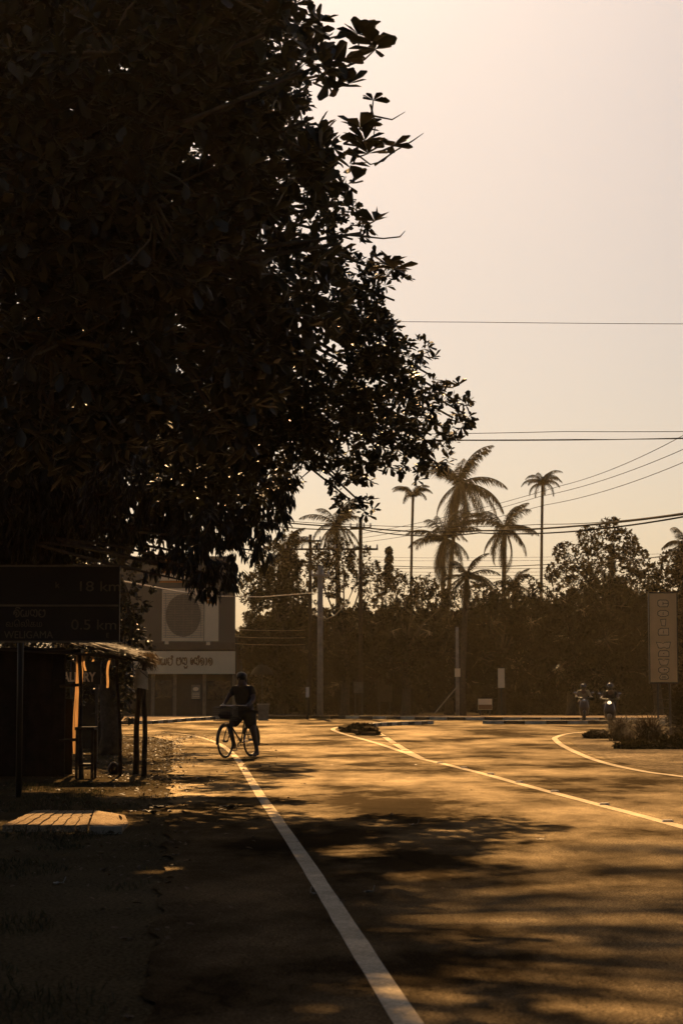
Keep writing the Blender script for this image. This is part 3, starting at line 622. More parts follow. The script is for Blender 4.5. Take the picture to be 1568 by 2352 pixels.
# shop front below
mb = MB()
for p in (352, 402, 470, 538): mb.box((sx(p), -.1, fz0/2), (.16, .16, fz0-.01))
mb.each('veranda_post', concd, shop)
mb = MB(); flat(mb, sx(408), .2, sx(462), fz0-.25, .17, th=.04); mb.build('door', mat('door_brown', (.035, .028, .02), .5), shop)
mb = MB(); flat(mb, sx(476), .8, sx(530), fz0-.35, .17, th=.04); mb.build('window', mat('dark_glass', (.02, .018, .015), .15, .6), shop)
mb = MB(); flat(mb, sx(350), .9, sx(398), fz0-.3, .17, th=.04); mb.build('window', MT['dark_glass'], shop)

# neighbouring house hidden behind the trees
# ------------------------------------------------------------------ text helper
def text_mesh(body, size, m, parent, loc, name='lettering', width=None, ext=.004, rot=(R(90), 0, 0), align='LEFT', bold=0, spacing=1.0):
    cu = bpy.data.curves.new('txt', 'FONT'); cu.body = body; cu.size = size; cu.extrude = ext; cu.align_x = align; cu.offset = bold; cu.space_character = spacing
    o = bpy.data.objects.new('txt', cu); C.objects.link(o); bpy.context.view_layer.update()
    me = bpy.data.meshes.new_from_object(o); bpy.data.objects.remove(o)
    me.materials.clear(); me.materials.append(m)
    ob = bpy.data.objects.new(name, me); C.objects.link(ob)
    if width and len(me.vertices):
        xs = [v.co.x for v in me.vertices]; k = width/(max(xs)-min(xs)); 
        for v in me.vertices: v.co.x *= k
    ob.parent = parent; ob.location = loc; ob.rotation_euler = rot
    return ob

# ------------------------------------------------------------------ direction board (left)
YB = 26.0
brd = empty('direction_sign', (X(45, YB), YB, 0)); bx0 = brd.location.x
tag(brd, 'large dark distance board reading WELIGAMA 0.5 km in front of the thatched stall', 'road sign')
def bx(px): return X(px, YB)-bx0
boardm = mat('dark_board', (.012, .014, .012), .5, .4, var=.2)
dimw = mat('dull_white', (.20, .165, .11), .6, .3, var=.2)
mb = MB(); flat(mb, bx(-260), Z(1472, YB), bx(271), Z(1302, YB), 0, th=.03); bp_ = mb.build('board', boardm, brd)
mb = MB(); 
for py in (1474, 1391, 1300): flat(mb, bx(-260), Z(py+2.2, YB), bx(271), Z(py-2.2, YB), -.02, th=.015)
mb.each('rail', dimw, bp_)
mb = MB(); flat(mb, bx(271), Z(1476, YB), bx(274), Z(1300, YB), 0, th=.05); mb.build('edge_trim', metal, bp_)
mb = MB(); mb.tube([(0, .06, -.05), (0, .06, Z(1302, YB))], .04, 8); mb.build('post', boardm, brd, True)
mb = MB(); mb.tube([(bx(-200), .06, -.05), (bx(-200), .06, Z(1302, YB))], .04, 8); mb.build('post', boardm, brd, True)
s = (1446-1423)/ppm(YB)/.70
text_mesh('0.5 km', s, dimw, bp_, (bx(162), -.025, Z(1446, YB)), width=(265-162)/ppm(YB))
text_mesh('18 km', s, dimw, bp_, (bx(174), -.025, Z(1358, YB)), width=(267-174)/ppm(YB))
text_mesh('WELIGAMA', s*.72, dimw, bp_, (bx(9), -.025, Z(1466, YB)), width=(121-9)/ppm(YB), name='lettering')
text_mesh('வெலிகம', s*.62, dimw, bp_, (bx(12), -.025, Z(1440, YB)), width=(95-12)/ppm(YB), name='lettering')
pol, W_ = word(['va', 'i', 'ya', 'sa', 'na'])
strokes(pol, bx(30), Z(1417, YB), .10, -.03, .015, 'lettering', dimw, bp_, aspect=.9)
text_mesh('E', s*.45, dimw, bp_, (bx(243), -.025, Z(1464, YB)), name='lettering')
text_mesh('k', s*.6, dimw, bp_, (bx(125), -.025, Z(1350, YB)), name='lettering')
# ------------------------------------------------------------------ thatched stall
YT = 32.0
st = empty('thatched_stall', (X(160, YT), YT, 0)); tx0 = st.location.x
tag(st, 'dark roadside hut with sunlit thatch eave and plastic sheet beside it, below the distance board', 'stall')
def tx(px): return X(px, YT)-tx0
mb = MB(); 
x0, x1 = tx(-250), tx(150); zt = Z(1488, YT)
mb.box(((x0+x1)/2, .05, zt/2), (x1-x0, .04, zt)); mb.box((x0+.03, .5, zt/2), (.04, .85, zt)); mb.box(((x0+x1)/2, .95, zt*.3), (x1-x0, .04, zt*.6))
for k in range(14):
    xx = x0+(x1-x0)*(k+.5)/14; mb.box((xx, .024, zt/2), ((x1-x0)/14-.02, .012, zt-.04))
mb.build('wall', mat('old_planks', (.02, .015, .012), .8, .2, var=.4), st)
# roof: sloping thatch of many strips, higher at the left
rd = random.Random(8)
def thatch_piece(xa, xb, za, zb, y0, y1, n, name):
    mb = MB()
    for i in range(n):
        t = rd.random(); yy = y0+(y1-y0)*rd.random(); xx = xa+(xb-xa)*t; zz = za+(zb-za)*t+.10*rd.random()+(yy-y0)*.03
        l = rd.uniform(.25, .6); a = rd.uniform(-.5, .5)
        d = Vector((math.cos(a)*.9, math.sin(a)-.35, -rd.uniform(.05, .35))).normalized(); sdv = d.cross(Vector((0, 0, 1))).normalized()*rd.uniform(.008, .028)
        p = Vector((xx, yy, zz)); q = p+d*l
        mb.add([p-sdv, p+sdv, q+sdv*.6, q-sdv*.6], [(0, 1, 2, 3)])
    return mb.build(name, thatchm, st)
zr = Z(1478, YT); ze = Z(1512, YT)
mb = MB(); mb.box((0, 0, 0), (tx(345)-tx(-250), 1.2, .03), M=Matrix.Rotation(math.atan2(ze-zr, tx(345)-tx(60)), 3, 'Y').inverted() if False else Matrix.Rotation(math.atan2(zr-ze, tx(345)-tx(-250)), 3, 'Y'))
cc = Vector(((tx(345)+tx(-250))/2, .38, (zr+ze)/2))
mb.v = [tuple(Vector(v)+cc) for v in mb.v]; rf = mb.build('roof', dark, st)
thatch_piece(tx(150), tx(296), zr+.02, ze+.03, -.2, .9, 620, 'thatch')
mb = MB()
for i in range(260):       # ragged tuft at the right eave
    p = Vector((tx(rd.uniform(318, 347)), rd.uniform(-.25, .8), ze+rd.uniform(-.05, .10))); l = rd.uniform(.08, .26)
    d = Vector((rd.uniform(-.1, .7), rd.uniform(-.3, .3), -rd.uniform(.3, 1))).normalized(); sdv = d.cross(Vector((0, 1, 0))).normalized()*.009
    mb.add([p-sdv, p+sdv, p+d*l], [(0, 1, 2)])
mb.build('eave_fringe', thatchm, st)
# wobbly poles
def pole(px0, py0, px1, py1, w_, dy=0, lab=None):
    Y = YT+dy; a = at(px0, py0, Y); b = gr(px1, py1); b.z = -.03
    pts = []
    for i in range(7):
        t = i/6; p = b.lerp(a, t); pts.append(Vector((p.x-tx0+.012*math.sin(t*9+px0), p.y-YT, p.z)))
    return MB().tube(pts, [w_*(1.15-.3*i/6) for i in range(7)], 7).build('pole', wood, st, True)
pole(268, 1490, 279, 1781, .028, -.2); pole(321, 1540, 311, 1778, .045, 0); pole(331, 1512, 333, 1783, .04, 0.1); pole(184, 1490, 186, 1790, .035, 0)
mb = MB(); mb.tube([(tx(60), -.1, zr-.06), (tx(200), -.12, Z(1503, YT)), (tx(340), -.1, ze-.05)], .022, 6); mb.build('roof_beam', wood, st, True)
mb = MB()
for py in (1576, 1701, 1497): mb.tube([(tx(140), -.1, Z(py, YT)), (tx(186), -.12, Z(py-3, YT))], .028, 6)
mb.each('rail', wood, st, True)
def curtain(xa, xb, za, zb, y, name, seed, amp=.02, n=18, m_=12, lean=0):
    vs = []; fs = []
    for j in range(m_+1):
        for i in range(n+1):
            u = i/n; v = j/m_; x = xa+(xb-xa)*u + lean*v + .02*math.sin(v*5+seed); z = za+(zb-za)*v
            vs.append((x, y+amp*math.sin(u*17+seed+v*2.5)+amp*noise.noise(Vector((u*4, v*6, seed))), z))
    fs = [(j*(n+1)+i, j*(n+1)+i+1, (j+1)*(n+1)+i+1, (j+1)*(n+1)+i) for j in range(m_) for i in range(n)]
    o = MB().add(vs, fs).build(name, tarp, st, True); return o
curtain(tx(156), tx(174), Z(1500, YT), Z(1735, YT), .8, 'plastic_sheet', 1, .03)
curtain(tx(177), tx(182), Z(1497, YT), Z(1540, YT), .85, 'plastic_sheet', 2, .01, 6)
curtain(tx(241), tx(235), Z(1508, YT), Z(1580, YT), .9, 'plastic_sheet', 3, .012, 6, lean=-.06)
curtain(tx(193), tx(198), Z(1500, YT), Z(1518, YT), .9, 'plastic_sheet', 4, .01, 6)
# small table beside the stall
tb = empty('wooden_table', (X(200, 31.3), 31.3, 0)); tag(tb, 'small dark wooden table between the plastic sheet and the leftmost thin pole', 'table')
mb = MB(); mb.box((0, 0, .78), (.30, .5, .045)); mb.build('table_top', wood, tb)
for a in (-1, 1):
    for b in (-1, 1): MB().box((a*.12, b*.2, .38), (.04, .04, .755)).build('leg', wood, tb)
MB().box((0, 0, .22), (.20, .36, .03)).build('shelf', wood, tb)
# notice tied to the poles
nb = empty('paper_notice', (X(323, 31.9), 31.8, 0)); tag(nb, 'torn pale notice sheet tied to the two right hand stall poles', 'notice')
nx = X(323, 31.9)
vs = []; n = 8
for i in range(n+1):
    for j in range(n+1):
        u, v = i/n, j/n; px = 312+u*28+v*(-4 if u < .5 else 1); py = 1535+v*42+u*8
        p = at(px, py, 31.8+.06*math.sin(u*5)); vs.append((p.x-nx, p.y-31.8, p.z))
MB().add(vs, [(i*(n+1)+j, i*(n+1)+j+1, (i+1)*(n+1)+j+1, (i+1)*(n+1)+j) for i in range(n) for j in range(n)]).build('sheet', mat('paper', (.5, .42, .28), .7, trans=.4), nb, True)
MB().tube([at(322, 1540, 31.7)-nb.location, at(347, 1562, 31.6)-nb.location], .008, 5).build('stick', bark2, nb)
# jeweller sign behind
js = empty('shop_sign', (X(200, 37.5), 37.5, 0)); jx = js.location.x
tag(js, 'dark sign with pale capital letters ending ERY, glimpsed under the thatch eave', 'sign')
def jq(px): return X(px, 37.5)-jx
MB().box((0, .02, (Z(1572, 37.5)+Z(1518, 37.5))/2), (X(224, 37.5)-X(160, 37.5), .05, Z(1518, 37.5)-Z(1572, 37.5))).build('board', boardm, js)
text_mesh('GALLERY', .24, mat('dull_letter', (.8, .64, .40), .6), js, (jq(129), -.03, Z(1565, 37.5)), width=(220-129)/ppm(37.5), bold=.008)
MB().tube([(jq(164), .07, -.05), (jq(164), .07, Z(1520, 37.5))], .03, 6).build('post', metal, js); MB().tube([(jq(222), .07, -.05), (jq(222), .07, Z(1520, 37.5))], .03, 6).build('post', metal, js)
# low wall / house side behind the sign
hw = empty('boundary_wall', (X(200, 47), 47, 0)); tag(hw, 'dim plastered boundary wall behind the stall and its pale sign', 'wall')
MB().box((-1.2, 0, 1.1), (3.6, .2, 2.2)).build('wall', dark, hw); MB().box((-1.2, -.02, 2.24), (3.7, .3, .08)).build('coping', concd, hw)

# ------------------------------------------------------------------ paved slab & litter on the shoulder
sl = empty('paved_crossing', (-3.0, 21.3, 0)); tag(sl, 'sunlit cracked paving slab strip lying on the left shoulder', 'paving slab')
c0 = [g2(60, 1905), g2(245, 1905), g2(262, 1873), g2(85, 1873)]
slx, sly = -3.0, 21.3
mb = MB(); gap_l = []
ncol = 7
for i in range(ncol):
    for j in range(1):
        u0, u1 = i/ncol, (i+1)/ncol
        def q(u, v):
            a = Vector((-3.35, 19.85)).lerp(Vector((-2.5, 19.85)), u); b = Vector((-3.4, 22.2)).lerp(Vector((-2.74, 22.2)), u); p = a.lerp(b, v); return p
        P = []
        for (u, v) in ((u0+.01, 0), (u1-.01, 0), (u1-.01, 1), (u0+.01, 1)):
            k = 6
        edge_pts = []
        m_ = 10
        for t in range(m_+1): p = q(u0+.006+.03*noise.noise(Vector((t*.9, i, 0))), t/m_); edge_pts.append((p, t))
        r_pts = []
        for t in range(m_+1): p = q(u1-.006+.03*noise.noise(Vector((t*.9, i+1, 0))), t/m_); r_pts.append((p, t))
        vs = []; zt_ = .065+.012*noise.noise(Vector((i*3.3, 1, 1)))
        for (p, t) in edge_pts: vs += [(p.x-slx, p.y-sly, zt_), (p.x-slx, p.y-sly, -.02)]
        n0 = len(vs)
        for (p, t) in r_pts: vs += [(p.x-slx, p.y-sly, zt_+.006), (p.x-slx, p.y-sly, -.02)]
        fs = []
        for t in range(m_):
            a = 2*t; b = n0+2*t
            fs += [(a, b, b+2, a+2), (a, a+2, a+3, a+1), (b, b+1, b+3, b+2)]
        fs += [(0, 1, n0+1, n0), (2*m_, n0+2*m_, n0+2*m_+1, 2*m_+1)]
        mb.add(vs, fs)
mb.build('paver', paving, sl)
mb = MB(); vs = []
for (x, y, z) in ((-2.485, 19.85, .07), (-2.14, 19.6, .025), (-2.2, 20.8, .025), (-2.38, 22.1, .025), (-2.725, 22.2, .07)): vs.append((x-slx, y-sly, z))
vs2 = [(v[0], v[1], -.02) for v in vs]; mb.add(vs+vs2, [(0, 1, 2, 3, 4), (0, 5, 6, 1), (1, 6, 7, 2), (2, 7, 8, 3), (3, 8, 9, 4)]); mb.build('ramp', paving, sl)

# grass verge (countless blades)
def edge_x(y): return -.83+(y-8.4)*(-.57)/(7.6) if y < 16 else -1.4+(y-16)*(-2.95)/36
rs = np.random.RandomState(77)
N_ = 26000
yy = rs.uniform(7, 30, N_); xx = np.array([edge_x(y) for y in yy]) - .05 - np.abs(rs.gamma(2.0, .9, N_))
g = np.array([noise.noise(Vector((x*1.3, y*.8, 4))) for x, y in zip(xx, yy)])
thr = .25 - .42*np.clip((-xx+np.array([edge_x(y) for y in yy]))/2.0, 0, 1)
keep = (g > thr) & ~((xx > -4.5) & (xx < -1.5) & (yy > 19.7) & (yy < 22.8)); xx, yy = xx[keep], yy[keep]
P = np.stack([xx, yy, np.full(len(xx), -.005)], 1); D = np.stack([rs.normal(0, .45, len(xx)), rs.normal(0, .45, len(xx)), np.ones(len(xx))], 1)
Lg = rs.uniform(.025, .075, len(xx)); o = leaf_cards('grass', P, D, Lg, Lg*.10, LT_QUAD, grassm, None, rs); tag(o, 'short weedy grass on the dark left shoulder', 'grass', kind='stuff')
# small leaf litter
N_ = 3400
yy = 11+rs.uniform(0, 1, N_)**.62*47; ex = np.array([edge_x(min(y, 52)) for y in yy]); side = rs.uniform(size=N_)
xx = ex + np.where(side < .9, -rs.gamma(1.5, .8, N_)+.25, rs.gamma(1.2, .8, N_))
P = np.stack([xx, yy, np.where(xx > ex, .03, .012)+rs.uniform(0, .012, N_)], 1); D = np.stack([rs.normal(size=N_), rs.normal(size=N_), rs.normal(0, .25, N_)], 1)
Lg = rs.uniform(.025, .085, N_); o = leaf_cards('leaf_litter', P, D, Lg, Lg*.5, LT_LONG, dryleaf, None, rs); tag(o, 'small dry leaf litter scattered along the road edge', 'leaf litter', kind='stuff')
# larger fallen leaves and stones one can point at
def fallen_leaf(px, py, size, rz, label, seed, curl=.3, m=None):
    curl = min(curl, .34); size *= .85
    p = gr(px, py, .024 if px > 400 else .0); rd = random.Random(seed); n = 9; vs = []; fs = []
    for i in range(n):
        t = i/(n-1); w_ = size*.32*math.sin(math.pi*min(1, t*.9+.06))
        for s_ in (-1, 0, 1): vs.append((size*(t-.5), s_*w_, .004+curl*size*((t-.5)**2*1.6+abs(s_)*.45*math.sin(math.pi*t))+.10*size*(rd.random()-.3)))
    for i in range(n-1):
        for k in range(2): a = 3*i+k; fs.append((a, a+1, a+4, a+3))
    o = MB().add(vs, fs)
    o.tube([(size*.45, 0, .01), (size*.62, .01, .03*size*8), (size*.72, .0, .05+.04*size)], .003, 4)
    o = o.build('fallen_leaf', m or dryleaf, None, True); o.location = (p.x, p.y, p.z); o.rotation_euler = (0, 0, rz)
    tag(o, label, 'leaf', 'fallen leaves'); return o
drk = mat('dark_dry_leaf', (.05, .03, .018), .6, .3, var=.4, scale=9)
fallen_leaf(523, 1858, .24, .3, 'large dark curled leaf on the asphalt left of the edge line', 1, .9, drk)
fallen_leaf(490, 1797, .20, 1.2, 'dark leaf on the asphalt between the shoulder and the edge line', 2, .6, drk)
fallen_leaf(455, 1790, .14, .4, 'small dark leaf nearest the road edge, left of another', 3, .6, drk)
fallen_leaf(520, 1775, .10, .4, 'tiny dark leaf close to the edge line just below the cyclist', 4, .6, drk)
fallen_leaf(350, 1870, .28, .4, 'big crumpled dark leaf at the ragged asphalt edge right of the paving', 5, 1.0, drk)
fallen_leaf(365, 1858, .22, 2.4, 'dark crumpled leaf just behind the biggest one at the asphalt edge', 6, 1.0, drk)
fallen_leaf(340, 1747, .20, .5, 'dark leaf clump at the foot of the two right hand stall poles', 7, .9, drk)
fallen_leaf(330, 1857, .13, .2, 'bright leaf shining beside the right end of the paving', 8, .2)
fallen_leaf(300, 1867, .17, -.3, 'bright curled leaf just above the right end of the paving', 9, .3)
fallen_leaf(240, 2001, .11, 1.0, 'small pale leaf on the dirt below the paving', 10, .4)
fallen_leaf(290, 2160, .10, .6, 'pale leaf on the dark dirt near the asphalt edge low in the view', 11, .5)
fallen_leaf(135, 2033, .12, .9, 'whitish crumpled leaf alone on the dark grass at left', 12, .9, mat('pale_scrap', (.4, .36, .28), .7))
fallen_leaf(295, 2345-3, .09, 2, 'tiny leaf at the bottom of the shoulder', 13, .4)
fallen_leaf(720, 2055, .06, 2, 'tiny pale leaf on the asphalt touching the left side of the edge line', 14, .4, MT['pale_scrap'])
fallen_leaf(845, 2052, .08, .4, 'small pale leaf on the asphalt right of the edge line', 15, .5, MT['pale_scrap'])
fallen_leaf(948, 1895, .10, .1, 'pale round scrap alone in the middle of the near lane', 16, .1, MT['pale_scrap'])
fallen_leaf(1240, 1929, .09, .1, 'pale scrap in the shaded lane right of centre', 17, .1, MT['pale_scrap'])
fallen_leaf(430, 1815, .12, .1, 'bright leaf lying on the asphalt edge below the dark leaves', 18, .2)
o = MB().ball((0, 0, .09), (.10, .08, .11)).build('stone', drk, None, True); p = gr(262, 1778); o.location = (p.x, p.y, 0); tag(o, 'dark rounded stone at the foot of the leftmost thin pole', 'stone')
bt = MB().box((0, 0, .035), (.32, .09, .07), .1).build('concrete_offcut', conc); p = gr(243, 1915); bt.location = (p.x, p.y, 0); tag(bt, 'short pale concrete strip lying in front of the paving ramp', 'concrete piece')

# cat's eyes on the centre line
stud_pts = [(1532, 1893), (1387, 1853), (1273, 1823), (1192, 1801), (1126, 1782), (1065, 1767), (1010, 1756), (600, 1785)]
places = ['nearest, at the right edge of the photo', 'second nearest from the right edge', 'third nearest from the right edge', 'fourth from the right edge', 'fifth from the right edge', 'sixth from the right edge', 'farthest, by the fork of the line', '']
first = None
for (px, py), w_ in zip(stud_pts[:-1], places):
    p = gr(px, py)
    if first is None:
        first = empty('road_stud', (p.x, p.y, .024)); MB().add([(-.06, -.05, 0), (.06, -.05, 0), (.06, .05, 0), (-.06, .05, 0), (-.045, -.02, .022), (.045, -.02, .022), (.045, .02, .022), (-.045, .02, .022)],
            [(0, 1, 5, 4), (1, 2, 6, 5), (2, 3, 7, 6), (3, 0, 4, 7), (4, 5, 6, 7)]).build('stud_body', white, first)
        MB().box((0, -.04, .012), (.08, .008, .012)).build('reflector', chrome, first); o = first
    else:
        o = first.copy(); C.objects.link(o); o.location = (p.x, p.y, .024)
        for ch in first.children: c_ = ch.copy(); C.objects.link(c_); c_.parent = o
    tag(o, 'raised white road stud on the centre line, '+w_, 'road stud', 'studs along the centre line')

# ------------------------------------------------------------------ traffic island plants and right verge plants
def shrub(name, label, px, py, wpx, hpx, seed, m=leafF, spiky=False, n=500, cat='shrub'):
    p = gr(px, py); s = ppm(p.y); rs = np.random.RandomState(seed); wx, h = wpx/s/2, hpx/s
    root = empty(name, (p.x, p.y, 0)); tag(root, label, cat)
    if spiky:
        P = np.stack([rs.normal(0, wx*.22, n), rs.normal(0, wx*.2, n), np.zeros(n)], 1); a = rs.uniform(0, 6.28, n); e = rs.uniform(.75, 1.55, n)
        V = []; F_ = []
        for i in range(n):
            d = Vector((math.cos(a[i]), math.sin(a[i]), 0)); L = rs.uniform(.7, 1.2)*math.hypot(wx, h)*1.1; q = Vector(P[i]); ee = e[i]; pts = [q.copy()]
            for k in range(6): q = q+(d*math.cos(ee)+Vector((0, 0, math.sin(ee))))*L/6; ee -= .16*(1+k*.45); q.z = max(q.z, .01); pts.append(q.copy())
            sdv = d.cross(Vector((0, 0, 1)))*.018; n0 = len(V)
            for k, q in enumerate(pts): V += [q-sdv*(1-k/6.5), q+sdv*(1-k/6.5)]
            F_ += [(n0+2*k, n0+2*k+1, n0+2*k+3, n0+2*k+2) for k in range(6)]
        MB().add(V, F_).build('blades', m, root)
    else:
        d = unit(rs.normal(size=(n, 3))); d[:, 2] = np.abs(d[:, 2]); r = rs.uniform(.3, 1, n)**.5
        bump = np.array([1+.35*noise.noise(Vector(tuple(x*2))+Vector((seed, 0, 0))) for x in d])
        P = d*(r*bump)[:, None]*np.array([wx, wx*.8, h]); P = np.repeat(P, 5, 0); D = np.repeat(d, 5, 0)+rs.normal(0, .7, P.shape)
        Lg = rs.uniform(.07, .16, len(P)); leaf_cards('foliage', P, D, Lg, Lg*.5, LT_QUAD, m, root, rs)
        mb = MB()
        for k in range(6): mb.tube([(0, 0, -.02), tuple(Vector(P[k*7])*.8)], [.02, .006], 4)
        mb.build('stems', bark, root)
    return root
isl = [g2(782, 1672), g2(800, 1666), g2(990, 1664.5), g2(990, 1662.5), g2(860, 1663), g2(850, 1676), g2(860, 1689), g2(835, 1690)]
sheet('traffic_island', [g2(776, 1676), g2(800, 1669), g2(850, 1671), g2(866, 1684), g2(862, 1692), g2(830, 1691)], .022, dirt, thick=.10)
shrub('low_shrub', 'low dark shrub filling the near end of the traffic island', 845, 1690, 44, 11, 61)
shrub('low_shrub', 'low dark shrub at the left tip of the traffic island', 812, 1684, 50, 9, 62)
shrub('low_shrub', 'thin low shrub behind the others on the traffic island', 830, 1677, 70, 10, 63)
pamp = mat('pampas_blade', (.085, .055, .024), .8, .1, var=.5, scale=3, trans=.15)
shrub('grass_tussock', 'spiky grass tussock on the right verge, left of the larger one', 1428, 1703, 78, 62, 64, pamp, True, 420, 'plant')
shrub('grass_tussock', 'largest spiky grass tussock, directly below the tall upright sign', 1490, 1712, 92, 74, 65, pamp, True, 520, 'plant')
shrub('low_shrub', 'flat dark shrub at the left tip of the right verge', 1372, 1698, 60, 14, 66)
shrub('low_shrub', 'dark shrub in front of the largest grass tussock', 1455, 1722, 90, 18, 67, leafG, n=260)
shrub('low_shrub', 'dark shrub at the right edge of the photo below the sign posts', 1550, 1722, 100, 30, 68, leafG, n=300)
shrub('leafy_bush', 'leafy bush behind and right of the tall upright sign posts', 1562, 1690, 60, 110, 69, leafG, n=900, cat='bush')
for i, (px, py, w_, h_, lb) in enumerate([(600, 1640, 130, 30, 'low hedge bush behind the pavement right of the cyclist'), (760, 1641, 150, 34, 'low hedge bush below the utility poles'), (900, 1641, 130, 38, 'low hedge bush left of the leaning guy wire'),
        (1200, 1641, 200, 36, 'wide low bush right of the small square sign'), (1340, 1642, 160, 46, 'low bush in the dark behind the riders'), (1500, 1642, 180, 60, 'low bush behind the verge tussocks')]):
    shrub('hedge_bush', lb, px, py, w_, h_, 80+i, n=1300)

# ------------------------------------------------------------------ utility poles
def upole(name, label, px, top, Y, r0, r1, arms=(), m=conc, lean=0):
    b = at(px, 1640, Y); root = empty(name, (b.x, Y, 0)); tag(root, label, 'utility pole'); zt = Z(top, Y)
    MB().tube([(0, 0, -.1), (lean*.5, 0, zt/2), (lean, 0, zt)], [r0, (r0+r1)/2, r1], 10).build('mast', m, root, True)
    for (py, half) in arms:
        z = Z(py, Y); o = MB().box((lean, -r0-.05, z), (half*2/ppm(Y), .09, .09)).build('crossarm', m, root)
        mb = MB(); n = 4
        for k in range(n): x = lean+(k/(n-1)-.5)*1.9*half/ppm(Y); mb.tube([(x, -r0-.05, z+.03), (x, -r0-.05, z+.22)], [.05, .035], 6)
        mb.each('insulator', white, o)
    return root
upole('utility_pole', 'pale square concrete pole carrying the bright hanging cable loop', 735, 1300, 90, .15, .12, ((1322, 20),))
upole('utility_pole', 'tallest dark utility pole, its top crossing the thick cable bundle', 828, 1195, 93, .12, .09, ((1213, 24), (1262, 40)), m=wood)
upole('utility_pole', 'dark pole with a short crossarm left of the pale concrete pole', 712, 1228, 96, .11, .08, ((1243, 24), (1262, 60)), m=wood)
upole('reflector_post', 'short roadside post with a white band at the kerb below the poles', 706, 1560, 87, .05, .05, m=wood)
p = at(706, 1590, 86.9); o = MB().box((0, 0, 0), (.14, .05, .45)).build('reflector_plate', white); o.location = p; o.parent = bpy.data.objects['reflector_post']; o.location = (0, -.08, p.z)
# pole with guy wire right
upole('utility_pole', 'slim grey pole with a small white plate, beside the leaning guy wire', 1050, 1440, 91, .10, .07)
o = MB().box((0, -.12, Z(1545, 91)), (.25, .02, .38)).build('number_plate', light_p); o.parent = [q for q in bpy.data.objects if q.name.startswith('utility_pole')][-1]
def cable(pts, r, label, sag=0, m=None, name='overhead_cable', group='overhead cables'):
    Q = []
    for a, b in zip(pts[:-1], pts[1:]):
        n = 14
        for i in range(n): t = i/n; q = Vector(a).lerp(Vector(b), t); q.z -= sag*4*t*(1-t); Q.append(q)
    Q.append(Vector(pts[-1]))
    o = MB().tube(Q, r, 6).build(name, m or wirem, None, True); tag(o, label, 'cable', group); return o
A_ = at
cable([A_(500, 1180, 95), A_(828, 1211, 92.8), A_(1100, 1219, 85), A_(1568, 1181, 62), A_(2100, 1110, 45)], .035, 'thick black cable bundle, upper strand, crossing in front of the palms', .12)
cable([A_(500, 1188, 95), A_(828, 1215, 92.8), A_(1100, 1224, 85), A_(1568, 1187, 62), A_(2100, 1120, 45)], .028, 'lower strand of the thick cable bundle crossing in front of the palms', .22)
cable([A_(450, 1175, 95), A_(828, 1206, 92.8), A_(1250, 1204, 80), A_(1568, 1178, 62), A_(2100, 1102, 45)], .015, 'thin strand just above the thick cable bundle', .1)
cable([A_(300, 730, 60), A_(1100, 740, 50), A_(2000, 744, 45)], .008, 'highest thin cable alone against the bright sky', .02)
cable([A_(600, 996, 70), A_(1300, 991, 60), A_(2100, 980, 50)], .011, 'upper thin cable of the pair above the palm crowns', .05)
cable([A_(600, 1004, 70), A_(1300, 1011, 60), A_(2100, 985, 50)], .014, 'darker lower cable of the pair above the palm crowns', .05)
cable([A_(600, 1002, 70), A_(1300, 1009, 60), A_(2100, 992, 50)], .010, 'faint cable almost touching the darker one above the palm crowns', .06)
cable([A_(828, 1226, 93), A_(1290, 1115, 75), A_(1568, 1000, 58), A_(2000, 800, 40)], .010, 'topmost of the three slanting cables climbing to the right', .15)
cable([A_(828, 1236, 93), A_(1240, 1140, 75), A_(1568, 1032, 58), A_(2000, 860, 40)], .010, 'middle of the three slanting cables climbing to the right', .15)
cable([A_(828, 1246, 93), A_(1250, 1160, 75), A_(1568, 1062, 58), A_(2000, 930, 40)], .010, 'lowest of the three slanting cables climbing to the right', .15)
cable([A_(560, 1268, 97), A_(712, 1290, 96), A_(900, 1300, 93), A_(1300, 1294, 82), A_(1568, 1270, 70), A_(2000, 1220, 52)], .018, 'dark cable sagging across the trees below the thick bundle', .1)
for i, (y0, y1, r) in enumerate([(1281, 1276, .008), (1288, 1284, .008), (1306, 1303, .013), (1314, 1312, .009), (1321, 1322, .009), (1329, 1328, .009), (1336, 1337, .008), (1343, 1342, .008)]):
    cable([A_(712, y0-8, 96), A_(1050, y0, 98), A_(1568, y1-6, 92), A_(2100, y1-30, 80)], r, ['first', 'second', 'third', 'fourth', 'fifth', 'sixth', 'seventh', 'lowest'][i]+' from the top of the close parallel wires between the palm trunks', .06)
rope = mat('bright_rope', (.55, .42, .25), .45, .5)
cable([A_(225, 1325, 44), A_(300, 1338, 55), A_(400, 1357, 68), A_(480, 1369, 78), A_(600, 1371, 85), A_(735, 1361, 90)], .022, 'sunlit pale rope slung across the hoarding to the pale concrete pole', .0, rope, 'slung_rope', None)
pp = [A_(x, y, 89.6) for x, y in [(718, 1405), (726, 1414), (738, 1420), (752, 1421), (768, 1414), (784, 1398), (800, 1378), (812, 1350), (826, 1320)]]
cable(pp, .025, 'bright hanging cable loop in front of the pale concrete pole', 0, rope, 'cable_loop', None)
cable([A_(998, 1638, 90), A_(1050, 1576, 91)], .03, 'leaning guy wire sleeve beside the slim grey pole', 0, conc, 'guy_wire', None)
for i, y0 in enumerate((1445, 1462, 1478)):
    cable([A_(540, y0, 96), A_(620, y0+3, 97), A_(700, y0+2, 98)], .015, ['upper', 'middle', 'lower'][i]+' short sunlit wire running right from the hoarding edge', .02, rope, 'service_wire', None)

